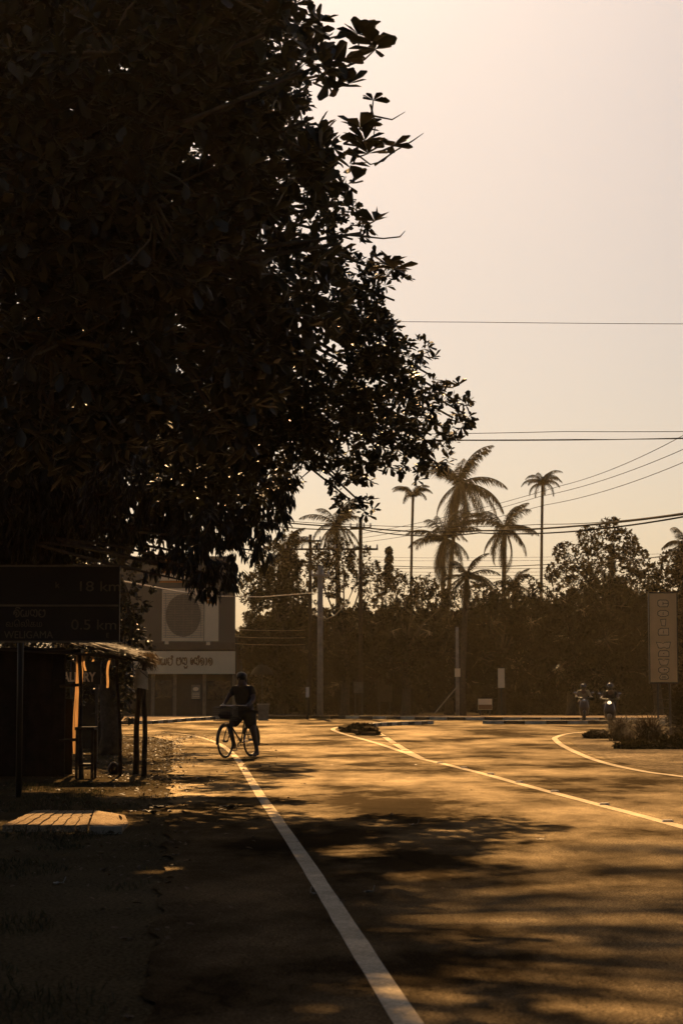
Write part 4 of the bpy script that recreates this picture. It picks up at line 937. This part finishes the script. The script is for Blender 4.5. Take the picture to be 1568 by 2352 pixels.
# ------------------------------------------------------------------ signs
def post_sign(name, label, px0, px1, py0, py1, Y, m, posts=1, frame=.03, foot=1645):
    xc = (X(px0, Y)+X(px1, Y))/2; root = empty(name, (xc, Y, 0)); tag(root, label, 'sign'); w_ = X(px1, Y)-X(px0, Y); z0, z1 = Z(py1, Y), Z(py0, Y)
    MB().box((0, 0, (z0+z1)/2), (w_, .04, z1-z0)).build('panel', m, root)
    for k in range(posts):
        x = 0 if posts == 1 else (k-.5)*w_*.7
        MB().tube([(x, .05, -.02), (x, .05, z1-.05)], frame, 6).build('post', metal, root)
    return root, w_, z0, z1
r_, w_, z0, z1 = post_sign('notice_board', 'small framed picture notice on a post in front of the dark shop front', 437, 463, 1570, 1608, 91, boardm)
MB().box((0, -.025, (z0+z1)/2+.0), (w_*.82, .008, (z1-z0)*.85)).build('poster', mat('dim_poster', (.20, .17, .11), .6), r_)
MB().ball((0, -.034, z1-.25), (.13, .006, .09)).build('emblem', light_p, r_)
mb = MB()
for k in range(4): mb.box((0, -.034, z0+.09+k*.075), (w_*.65, .006, .025))
mb.each('text_line', light_p, r_)
r_, w_, z0, z1 = post_sign('vertical_sign', 'narrow pale upright sign among the dark trees', 1143, 1158, 1535, 1580, 93, light_p)
r_, w_, z0, z1 = post_sign('square_sign', 'small square sign, white above and orange below, on low legs by the far kerb', 1097, 1129, 1605, 1630, 90, light_p, 2)
MB().box((0, -.026, z0+(z1-z0)*.25), (w_*.96, .01, (z1-z0)*.42)).build('lower_band', mat('dim_orange', (.22, .11, .035), .6), r_)
r_, w_, z0, z1 = post_sign('easel_board', 'dim small board with two legs at the foot of the tallest pole', 812, 834, 1566, 1592, 92, mat('dim_board', (.12, .10, .065), .7), 2)
r_, w_, z0, z1 = post_sign('dim_hoarding', 'large unlit brown panel among the dark trees right of the tallest pole', 866, 900, 1480, 1612, 98, mat('brown_panel', (.06, .05, .03), .7), 2)
# tall sign
YG = 56.5
sg = empty('tall_sign', (X(1523, YG), YG, 0)); gx = sg.location.x; tag(sg, 'tall upright cream sign with stacked outlined letters on a ladder like frame', 'sign')
w_ = 62/ppm(YG); z0, z1 = Z(1567, YG), Z(1363, YG)
signm = mat('cream_sign', (.78, .56, .27), .6, .3, var=.1, scale=1.5)
MB().box((0, 0, (z0+z1)/2), (w_, .12, z1-z0)).build('panel', signm, sg)
mb = MB()
for s_ in (-1, 1): mb.box((s_*(w_/2+.012), 0, (z0+z1)/2), (.024, .15, z1-z0+.05))
mb.box((0, 0, z0-.02), (w_+.048, .15, .036)); mb.box((0, 0, z1+.02), (w_+.048, .15, .036)); mb.build('frame', metal, sg)
for x in (-.17, .17): MB().tube([(x, .0, -.05), (x, .0, z0-.03)], .03, 8).build('post', metal, sg)
mb = MB()
for k in range(5): mb.tube([(-.17, 0, .1+.24*k), (.17, 0, .1+.24*k)], .014, 6)
mb.each('rung', metal, sg)
ltd = mat('letter_outline', (.09, .065, .035), .6); ltp = mat('letter_fill', (.85, .64, .34), .6, var=.1)
def glyph_outline(pts_out, zc, hw, hh, name, inner):
    n = len(pts_out)
    def ring_(k, y): return [(p[0]*hw*k, y, zc+p[1]*hh*k) for p in pts_out]
    MB().add(ring_(1.0, -.066), [tuple(range(n))]).build(name, ltd, sg)
    MB().add([(p[0]*(hw-.016), -.070, zc+p[1]*(hh-.016)) for p in pts_out], [tuple(range(n))]).build(name, ltp, sg)
    mb = MB()
    for (x0_, z0_, x1_, z1_) in inner: mb.box(((x0_+x1_)/2*hw, -.074, zc+(z0_+z1_)/2*hh), (max(abs(x1_-x0_)*hw, .014), .004, max(abs(z1_-z0_)*hh, .014)))
    if inner: mb.build(name, ltd, sg)
rnd = [(-.6, 1), (.6, 1), (.95, .7), (1, .2), (1, -.5), (.8, -1), (-.6, -1), (-.95, -.6), (-1, .4), (-.9, .8)]
gs = [(1387, rnd, [(0, .0, 1, .0), (0, -.4, 0, .35)], 15, 10), (1411, [(-.5, 1), (.5, 1), (1, .5), (1, -.5), (.5, -1), (-.5, -1), (-1, -.5), (-1, .5)], [(0, -.4, 0, .4)], 15, 9), (1432, [(-1, .9), (1, 1), (.8, -1), (-.6, -.9)], [], 8, 10),
      (1456, [(-.4, 1), (0, 1), (.1, .75), (.2, 1), (1, 1), (1, -1), (-.9, -1), (-1, -.4), (-.9, .6)], [(0, -.45, 0, .3)], 15, 10), (1485, [(-1, 1), (-.3, .8), (-.1, .4), (.1, .8), (.4, 1), (1, 1), (.8, -.9), (.4, -1), (.1, -.6), (-.3, -1), (-.7, -.9)], [], 20, 9),
      (1505, [(-.7, .9), (.6, 1), (1, .5), (1, -1), (-1, -.9), (-1, .2)], [(-.1, -.1, .1, .1)], 15, 9), (1526, [(-1, 1), (-.3, 1), (0, .3), (.3, 1), (1, .9), (.7, -.9), (-.5, -1), (-.7, -.6)], [], 15, 9), (1546, [(-.5, 1), (.5, 1), (1, .5), (.9, -.5), (.5, -1), (-.5, -1), (-1, -.5), (-1, .5)], [(0, -.2, .1, .4), (0, .1, .5, .1)], 15, 9),
      (1563-6, [(-.6, 1), (.6, 1), (.9, .5), (1, -.6), (.6, -1), (-.8, -1), (-1, -.2), (-.8, .4)], [(-.4, .2, .4, .2), (-.5, -.3, .5, -.3)], 13, 7)]
zs = [1386, 1409, 1430, 1451, 1482, 1501, 1521, 1539, 1555]
for (py_, sh, inn, hw_, hh_), py in zip(gs, zs):
    glyph_outline(sh, Z(py, YG-.07), hw_/ppm(YG)*.85, hh_/ppm(YG)*.85, 'letter', inn)
# concrete block by the kerb
kb = empty('concrete_bin', (X(605, 84), 84, 0)); tag(kb, 'square concrete bin with a bright rim just right of the cyclist', 'bin')
MB().add([(-.2, -.2, 0), (.2, -.2, 0), (.2, .2, 0), (-.2, .2, 0), (-.23, -.23, .66), (.23, -.23, .66), (.23, .23, .66), (-.23, .23, .66)], [(0, 1, 5, 4), (1, 2, 6, 5), (2, 3, 7, 6), (3, 0, 4, 7), (0, 3, 2, 1)]).build('body', concd, kb)
mb = MB()
for c_, d_ in (((0, -.22, .69), (.52, .07, .05)), ((0, .22, .69), (.52, .07, .05)), ((-.225, 0, .69), (.07, .37, .05)), ((.225, 0, .69), (.07, .37, .05))): mb.box(c_, d_)
mb.build('rim', conc, kb); kb.location.z = .0
um = empty('street_umbrella', (X(602, 92), 92, 0)); tag(um, 'faded roadside umbrella above and right of the cyclist, only its sunlit rim showing', 'umbrella')
mb = MB(); n = 16; zc = Z(1552, 92); vs = [(0, 0, zc+.5)]; Rr = .55
for k in (0.35, .7, 1):
    for i in range(n): a = 2*math.pi*i/n; vs.append((Rr*k*math.cos(a), Rr*k*math.sin(a), zc+.55-.5*k**2))
fs = [(0, 1+i, 1+(i+1) % n) for i in range(n)]+[(1+n*j+i, 1+n*j+(i+1) % n, 1+n*(j+1)+(i+1) % n, 1+n*(j+1)+i) for j in range(2) for i in range(n)]
mb.add(vs, fs).build('canopy', mat('umbrella_cloth', (.05, .038, .02), .8, .1), um, True)
MB().tube([(0, 0, 0), (0, 0, zc+.6)], .02, 6).build('pole', metal, um)

# ------------------------------------------------------------------ bicycle
fx = Vector((-.41, -.912, 0)).normalized(); th = math.atan2(fx.y, fx.x)
rearX = (578-784)/F*40.6
bike = empty('bicycle', (rearX, 40.6, .02), th); tag(bike, 'old roadster bicycle with front basket, halted on the white edge line', 'bicycle')
WR = .335
def wheel(x, label=None):
    wz = WR; wo = MB().ring((x, 0, wz), (0, 1, 0), WR-.018, .019, 44, 8).build('wheel', rubber, bike, True)
    MB().ring((x, 0, wz), (0, 1, 0), WR-.043, .009, 44, 6).build('rim', metal, wo, True)
    mb = MB()
    for k in range(28):
        a = 2*math.pi*k/28; s_ = .025 if k % 2 else -.025
        mb.tube([(x+.02*math.cos(a+.6), s_, wz+.02*math.sin(a+.6)), (x+(WR-.045)*math.cos(a), 0, wz+(WR-.045)*math.sin(a))], .0016, 3, cap=False)
    mb.build('spokes', chrome, wo)
    MB().tube([(x, -.05, wz), (x, .05, wz)], .022, 8).build('hub', metal, wo, True)
    return wo
wheel(0); wheel(1.12)
mb = MB(); Fm = lambda a, b, r=.015: mb.tube([a, b], r, 8)
BBk, ST, HT, HB = (.44, 0, .29), (.28, 0, .80), (.90, 0, .84), (.94, 0, .68)
Fm(BBk, ST); Fm((.30, 0, .76), HT, .014); Fm(BBk, HB, .017); Fm(HT, HB, .019)
for s_ in (-1, 1):
    Fm((BBk[0], s_*.03, BBk[2]), (0, s_*.055, WR), .010); Fm((.285, s_*.02, .77), (0, s_*.055, WR), .009)
    mb.tube([(.95, s_*.03, .66), (1.03, s_*.05, .5), (1.12, s_*.05, WR)], .011, 7)
mb.build('frame', metal, bike, True)
mb = MB(); mb.tube([HT, (.885, 0, 1.0), (.90, 0, 1.03)], .013, 7)
mb.tube([(.66, -.30, 1.0), (.80, -.28, 1.03), (.91, -.16, 1.04), (.92, 0, 1.03), (.91, .16, 1.04), (.80, .28, 1.03), (.66, .30, 1.0)], .011, 7); mb.build('handlebar', chrome, bike, True)
for s_ in (-1, 1): MB().tube([(.64, s_*.302, .997), (.76, s_*.286, 1.022)], .017, 8).build('grip', rubber, bike, True)
mb = MB(); vs = [(.10, -.09, .88), (.10, .09, .88), (.25, .07, .895), (.25, -.07, .895), (.42, .02, .875), (.42, -.02, .875)]
top = [(a, b, c+.05) for a, b, c in vs]; mb.add(vs+top, [(0, 3, 2, 1), (3, 5, 4, 2), (6, 7, 8, 9), (9, 8, 10, 11), (0, 1, 7, 6), (1, 2, 8, 7), (2, 4, 10, 8), (4, 5, 11, 10), (5, 3, 9, 11), (3, 0, 6, 9)]); mb.tube([ST, (.24, 0, .89)], .012, 7); mb.build('saddle', rubber, bike)
# basket
mb = MB(); bx0_, bx1_, by_, bz0, bz1 = .99, 1.27, .19, .74, 1.0
for k in range(7):
    z = bz0+(bz1-bz0)*k/6; e = .02*k/6; r_ = .004 if 0 < k < 6 else .007
    mb.tube([(bx0_, -by_-e, z), (bx1_+e, -by_-e, z), (bx1_+e, by_+e, z), (bx0_, by_+e, z), (bx0_, -by_-e, z)], r_, 5)
for i in range(9):
    t = i/8; y = -by_+2*by_*t; mb.tube([(bx0_, y, bz1), (bx0_, y, bz0), (bx1_, y, bz0), (bx1_+.02, y*1.1, bz1)], .0035, 4)
for i in range(7):
    x = bx0_+(bx1_-bx0_)*i/6
    mb.tube([(x, -by_-.02, bz1), (x, -by_, bz0), (x, by_, bz0), (x, by_+.02, bz1)], .0035, 4)
mb.build('basket', metal, bike)
bg_ = MB().ball((0, 0, 0), (.11, .15, .085), 16, 10).build('shopping_bag', clothm, None, True); bg_.location = bike.location+Matrix.Rotation(th, 3, 'Z') @ Vector((1.12, 0, .84)); bg_.rotation_euler = (0, 0, th)
tag(bg_, 'dark bundled bag sitting inside the bicycle basket', 'bag')
# mudguards, chainset, rack, stand
mb = MB()
for x, a0, a1 in ((0, 20, 200), (1.12, -10, 130)):
    vs = []; n = 16
    for i in range(n+1):
        a = R(a0+(a1-a0)*i/n)
        for s_ in (-.03, 0, .03): vs.append((x+(WR+.028-abs(s_)*.4)*math.cos(a) if x else x+(WR+.028-abs(s_)*.4)*math.cos(a), s_, WR+(WR+.028-abs(s_)*.4)*math.sin(a)))
    fs = [(3*i+k, 3*i+k+1, 3*i+k+4, 3*i+k+3) for i in range(n) for k in range(2)]; mb.add(vs, fs)
mb.each('mudguard', metal, bike, True)
mb = MB(); mb.ring((.44, -.045, .29), (0, 1, 0), .09, .006, 28, 5)
for k in range(5): a = 2*math.pi*k/5; mb.tube([(.44, -.045, .29), (.44+.09*math.cos(a), -.045, .29+.09*math.sin(a))], .006, 4)
mb.tube([(.44, -.05, .375), (0, -.05, WR+.03)], .004, 4); mb.tube([(.44, -.05, .205), (0, -.05, WR-.03)], .004, 4)
mb.build('chainset', metal, bike)
for s_, x, z in ((-1, .50, .13), (1, .38, .45)):
    o = MB().tube([(.44, s_*.06, .29), (x, s_*.075, z)], .009, 6).build('crank', chrome, bike); MB().box((x, s_*.125, z), (.09, .09, .02)).build('pedal', rubber, o)
mb = MB()
for y in (-.07, -.023, .023, .07): mb.tube([(.2, y, .74), (-.22, y, .74)], .006, 5)
for x in (-.22, -.05, .12): mb.tube([(x, -.07, .74), (x, .07, .74)], .006, 5)
for s_ in (-1, 1): mb.tube([(-.1, s_*.07, .74), (0, s_*.06, WR)], .006, 5)
mb.build('rear_rack', metal, bike)
mb = MB(); mb.tube([(.02, .07, .30), (-.05, .16, .26), (-.14, .32, .24)], .009, 5); mb.build('side_stand', metal, bike)
mb = MB(); mb.tube([(.80, .27, 1.03), (.76, .36, 1.12), (.75, .38, 1.16)], .005, 5); mb.build('bell_arm', chrome, bike)

# ------------------------------------------------------------------ people
def skin_mesh(name, nodes, edges, m, parent, sub=2, smooth=True, root_i=0):
    me = bpy.data.meshes.new(name); me.from_pydata([n_[0] for n_ in nodes], edges, []); o = bpy.data.objects.new(name, me); C.objects.link(o)
    md = o.modifiers.new('skin', 'SKIN'); md.use_smooth_shade = smooth
    sv = me.skin_vertices[0].data
    for i, n_ in enumerate(nodes):
        r = n_[1]; sv[i].radius = r if isinstance(r, tuple) else (r, r)
    sv[root_i].use_root = True
    if sub: s_ = o.modifiers.new('sub', 'SUBSURF'); s_.levels = sub; s_.render_levels = sub
    bpy.context.view_layer.update()
    me2 = bpy.data.meshes.new_from_object(o.evaluated_get(bpy.context.evaluated_depsgraph_get()))
    bpy.data.objects.remove(o)
    return me2
def join_meshes(name, meshes, m, parent):
    bm = bmesh.new()
    for me in meshes: bm.from_mesh(me)
    me = bpy.data.meshes.new(name); bm.to_mesh(me); bm.free(); me.materials.clear(); me.materials.append(m)
    for p_ in me.polygons: p_.use_smooth = True; p_.material_index = 0
    o = bpy.data.objects.new(name, me); C.objects.link(o); o.parent = parent; return o
def chain(pts, rs_): return [(p, r) for p, r in zip(pts, rs_)]
def mk_person(root, J, barefoot=True, bodym=skin):
    """J: joint dictionary in local coordinates; body is one skinned surface"""
    nodes = []; edges = []; idx = {}
    def nd(k, p, r): idx[k] = len(nodes); nodes.append((tuple(p), r)); return idx[k]
    def ed(a, b): edges.append((idx[a], idx[b]))
    V_ = lambda k: Vector(J[k])
    nd('pelvis', V_('pelvis'), (.15, .12)); nd('waist', V_('pelvis').lerp(V_('chest'), .45), (.125, .10)); nd('chest', V_('chest'), (.15, .115)); nd('neckb', V_('neck'), (.07, .07)); nd('neck', V_('neck').lerp(V_('head'), .35), (.055, .055))
    nd('jaw', V_('jaw'), (.06, .065)); nd('head', V_('head'), (.078, .092)); nd('crown', V_('crown'), (.06, .07))
    for a, b in (('pelvis', 'waist'), ('waist', 'chest'), ('chest', 'neckb'), ('neckb', 'neck'), ('neck', 'head'), ('head', 'crown'), ('neck', 'jaw')): ed(a, b)
    for s_ in 'LR':
        nd('sh'+s_, V_('sh'+s_), .06); nd('el'+s_, V_('el'+s_), .042); nd('wr'+s_, V_('wr'+s_), .028); nd('pm'+s_, V_('pm'+s_), (.036, .022))
        ed('chest', 'sh'+s_); ed('sh'+s_, 'el'+s_); ed('el'+s_, 'wr'+s_); ed('wr'+s_, 'pm'+s_)
        nd('hp'+s_, V_('hp'+s_), .10); nd('kn'+s_, V_('kn'+s_), .062); nd('cf'+s_, V_('kn'+s_).lerp(V_('an'+s_), .35), .056); nd('an'+s_, V_('an'+s_), .038); nd('hl'+s_, V_('hl'+s_), .033); nd('to'+s_, V_('to'+s_), (.040, .020))
        for a, b in (('pelvis', 'hp'), ('hp', 'kn'), ('kn', 'cf'), ('cf', 'an'), ('an', 'to'), ('an', 'hl')): ed(a+('' if a == 'pelvis' else s_), b+s_)
    ms = [skin_mesh('b', nodes, edges, None, None)]
    # fingers curled round the grips: forward direction f, down
    for s_ in 'LR':
        w_, p_ = V_('wr'+s_), V_('pm'+s_); f = (p_-w_).normalized(); side = f.cross(Vector((0, 0, 1))).normalized(); dn = Vector((0, 0, -1))
        for k in range(4):
            b = p_+side*(k-1.5)*.019+f*.012; l = [.030, .034, .032, .025][k]
            q1 = b+f*l+dn*.006; q2 = q1+f*l*.3+dn*l*.8; q3 = q2-f*l*.6+dn*l*.3
            ms.append(skin_mesh('f', [(tuple(p_+side*(k-1.5)*.012-f*.01), .009), (tuple(b), .0095), (tuple(q1), .0088), (tuple(q2), .008), (tuple(q3), .007)], [(0, 1), (1, 2), (2, 3), (3, 4)], None, None, 1))
        sg_ = -1 if s_ == 'R' else 1
        b = p_.lerp(w_, .5)+side*sg_*.02; q1 = b+side*sg_*.022+f*.02+dn*.012; q2 = q1+f*.028+dn*.018
        ms.append(skin_mesh('f', [(tuple(b), .012), (tuple(q1), .010), (tuple(q2), .008)], [(0, 1), (1, 2)], None, None, 1))
        # toes
        t_, h_ = V_('to'+s_), V_('hl'+s_); f = (t_-h_); f.normalize(); side = f.cross(Vector((0, 0, 1))).normalized()
        for k in range(5):
            b = t_+side*(k-2)*.016-f*.004
            ms.append(skin_mesh('f', [(tuple(b), .010), (tuple(b+f*(.034-.004*abs(k-1))), .007)], [(0, 1)], None, None, 1))
    # nose and ears
    hd = V_('head'); fw = (V_('jaw')-V_('head')); fw.z = 0; fw.normalize(); sd_ = fw.cross(Vector((0, 0, 1)))
    ms.append(skin_mesh('f', [(tuple(hd+fw*.075+Vector((0, 0, .01))), .010), (tuple(hd+fw*.105+Vector((0, 0, -.03))), .014), (tuple(hd+fw*.085+Vector((0, 0, -.038))), .012)], [(0, 1), (1, 2)], None, None, 1))
    for q in (-1, 1): ms.append(skin_mesh('f', [(tuple(hd+sd_*q*.078+Vector((0, 0, .02))), .012), (tuple(hd+sd_*q*.088+Vector((0, 0, -.015))), .010)], [(0, 1)], None, None, 1))
    return join_meshes('body', ms, bodym, root), fw
def garment(name, nodes, edges, m, root, root_i=0): return join_meshes(name, [skin_mesh('g', nodes, edges, None, None, 2, root_i=root_i)], m, root)
rider = empty('person', (rearX, 40.6, .02), th); tag(rider, 'barefoot person in dark shirt and knee length wrap standing astride the bicycle', 'person')
J = dict(pelvis=(.26, 0, .98), chest=(.36, 0, 1.30), neck=(.39, 0, 1.44), head=(.43, -.01, 1.575), jaw=(.49, -.015, 1.51), crown=(.425, -.01, 1.635),
         shL=(.37, .19, 1.38), shR=(.39, -.19, 1.38), elL=(.46, .29, 1.15), elR=(.50, -.29, 1.16), wrL=(.64, .295, 1.05), wrR=(.64, -.295, 1.05), pmL=(.70, .295, 1.04), pmR=(.70, -.295, 1.04),
         hpL=(.26, .11, .92), hpR=(.27, -.11, .93), knL=(.42, .27, .50), knR=(.66, -.15, .60), anL=(.36, .32, .10), anR=(.47, -.135, .22), hlL=(.32, .32, .045), hlR=(.42, -.135, .185), toL=(.52, .34, .022), toR=(.60, -.135, .175))
body, fw = mk_person(rider, J)
garment('shirt', [((.26, 0, .84), (.20, .18)), ((.29, 0, 1.03), (.18, .155)), ((.35, 0, 1.28), (.195, .16)), ((.385, 0, 1.41), (.10, .09)), ((.375, .19, 1.37), (.085, .085)), ((.42, .25, 1.22), (.078, .078)), ((.395, -.19, 1.37), (.085, .085)), ((.45, -.25, 1.23), (.078, .078))],
        [(0, 1), (1, 2), (2, 3), (2, 4), (4, 5), (2, 6), (6, 7)], clothm, rider)
garment('wrap_skirt', [((.27, 0, .97), (.175, .16)), ((.29, .08, .86), (.15, .15)), ((.35, .17, .68), (.125, .12)), ((.39, .22, .57), (.12, .11)), ((.33, -.09, .86), (.15, .14)), ((.46, -.12, .74), (.13, .12)), ((.57, -.14, .64), (.12, .12))],
        [(0, 1), (1, 2), (2, 3), (0, 4), (4, 5), (5, 6)], clothd, rider)
mb = MB(); mb.ball((.410, -.01, 1.61), (.115, .108, .098), 18, 12); mb.ball((.365, -.01, 1.535), (.075, .098, .115), 14, 9)
mb.build('hair', hairm, rider, True)

# ------------------------------------------------------------------ scooters with riders at the right
lampm = mat('lit_headlamp', (.8, .7, .5), .3, emit=((1, .72, .40), .9))
def scooter(px, Y, rz, lab, plab, lit):
    x = X(px, Y); s = empty('scooter', (x, Y, .02), rz); tag(s, lab, 'scooter', 'scooters coming toward the junction')
    for xx, r_ in ((0, .24), (1.2, .24)):
        o = MB().ring((xx, 0, r_), (0, 1, 0), r_-.045, .045, 28, 8).build('wheel', rubber, s, True); MB().tube([(xx, -.03, r_), (xx, .03, r_)], .15, 16).build('rim', chrome, o, True)
    body = MB(); body.tube([(-.25, 0, .62), (0, 0, .62), (.35, 0, .55), (.45, 0, .38)], [.10, .17, .16, .10], 10); body.box((.62, 0, .32), (.5, .3, .06)); body.tube([(.88, 0, .35), (.98, 0, .6), (.95, 0, .88)], [.16, .2, .14], 10); body.build('body', mat('scooter_paint', (.05, .03, .025), .3, .5), s, True)
    body = MB(); body.tube([(-.25, 0, .74), (.1, 0, .78), (.4, 0, .74)], [.08, .13, .10], 10); body.build('seat', rubber, s, True)
    mb = MB(); mb.tube([(.95, 0, .85), (1.05, 0, .55), (1.2, 0, .24)], .035, 8); mb.ball((1.19, 0, .42), (.2, .08, .1)); mb.build('fork', metal, s, True)
    mb = MB(); mb.tube([(.83, -.33, 1.0), (.93, 0, .98), (.83, .33, 1.0)], .018, 7)
    mb.build('handlebar', metal, s, True)
    MB().ball((1.06, 0, .86), (.05, .075, .07)).build('headlight', lampm if lit else chrome, s, True)
    for q in (-1, 1):
        mb = MB(); mb.tube([(.86, q*.25, 1.0), (.86, q*.33, 1.14)], .006, 5); mb.ball((.86, q*.34, 1.17), (.015, .06, .045), 10, 6); mb.build('mirror', chrome, s, True)
    p_ = empty('person', (x, Y, .02), rz); tag(p_, plab, 'person')
    J = dict(pelvis=(.15, 0, .84), chest=(.25, 0, 1.15), neck=(.28, 0, 1.27), head=(.32, 0, 1.38), jaw=(.38, 0, 1.33), crown=(.31, 0, 1.43), shL=(.26, .18, 1.22), shR=(.26, -.18, 1.22), elL=(.45, .27, 1.02), elR=(.45, -.27, 1.02),
             wrL=(.72, .29, 1.03), wrR=(.72, -.29, 1.03), pmL=(.79, .30, 1.03), pmR=(.79, -.30, 1.03), hpL=(.2, .1, .84), hpR=(.2, -.1, .84), knL=(.6, .17, .78), knR=(.6, -.17, .78), anL=(.62, .15, .42), anR=(.62, -.15, .42), hlL=(.57, .15, .38), hlR=(.57, -.15, .38), toL=(.76, .15, .375), toR=(.76, -.15, .375))
    mk_person(p_, J)
    garment('shirt', [((.16, 0, .84), (.165, .14)), ((.2, 0, 1.0), (.15, .13)), ((.25, 0, 1.14), (.17, .13)), ((.275, 0, 1.24), (.09, .08)), ((.26, .18, 1.21), .08), ((.38, .24, 1.08), .07), ((.26, -.18, 1.21), .08), ((.38, -.24, 1.08), .07)], [(0, 1), (1, 2), (2, 3), (2, 4), (4, 5), (2, 6), (6, 7)], clothm if lit else mat('pale_shirt', (.2, .16, .11), .8), p_)
    garment('trousers', [((.16, 0, .84), (.16, .12)), ((.22, .1, .84), .11), ((.6, .17, .79), .08), ((.62, .15, .5), .06), ((.22, -.1, .84), .11), ((.6, -.17, .79), .08), ((.62, -.15, .5), .06)], [(0, 1), (1, 2), (2, 3), (0, 4), (4, 5), (5, 6)], clothd, p_)
    mb = MB(); mb.ball((.315, 0, 1.41), (.135, .125, .125), 18, 12); o = mb.build('helmet', mat('gloss_helmet', (.05, .045, .04), .15, .6), p_, True)
    MB().ball((.38, 0, 1.385), (.085, .10, .06), 12, 8).build('visor', MT['dark_glass'], o, True)
scooter(1401, 68, R(-100), 'dark scooter with its headlight lit, coming out beside the grass tussocks', 'helmeted scooter rider behind the lit headlight', True)
scooter(1338, 78, R(-95), 'dark unlit scooter farther back to the left of the one with its headlight on', 'helmeted rider in a pale shirt on the farther scooter', False)

# ------------------------------------------------------------------ haze
hz = MB().box((0, 75, 29), (420, 300, 60)).build('haze', None); hz.data.materials.clear()
hm = bpy.data.materials.new('haze'); hm.use_nodes = True; t = hm.node_tree; t.nodes.clear(); o = t.nodes.new('ShaderNodeOutputMaterial'); v = t.nodes.new('ShaderNodeVolumePrincipled')
v.inputs['Color'].default_value = (1.0, .80, .46, 1); v.inputs['Density'].default_value = .00021; v.inputs['Anisotropy'].default_value = .55
t.links.new(v.outputs[0], o.inputs['Volume']); hz.data.materials.append(hm); hz['kind'] = 'stuff'; hz['label'] = 'warm morning haze filling the street'; hz['category'] = 'haze'
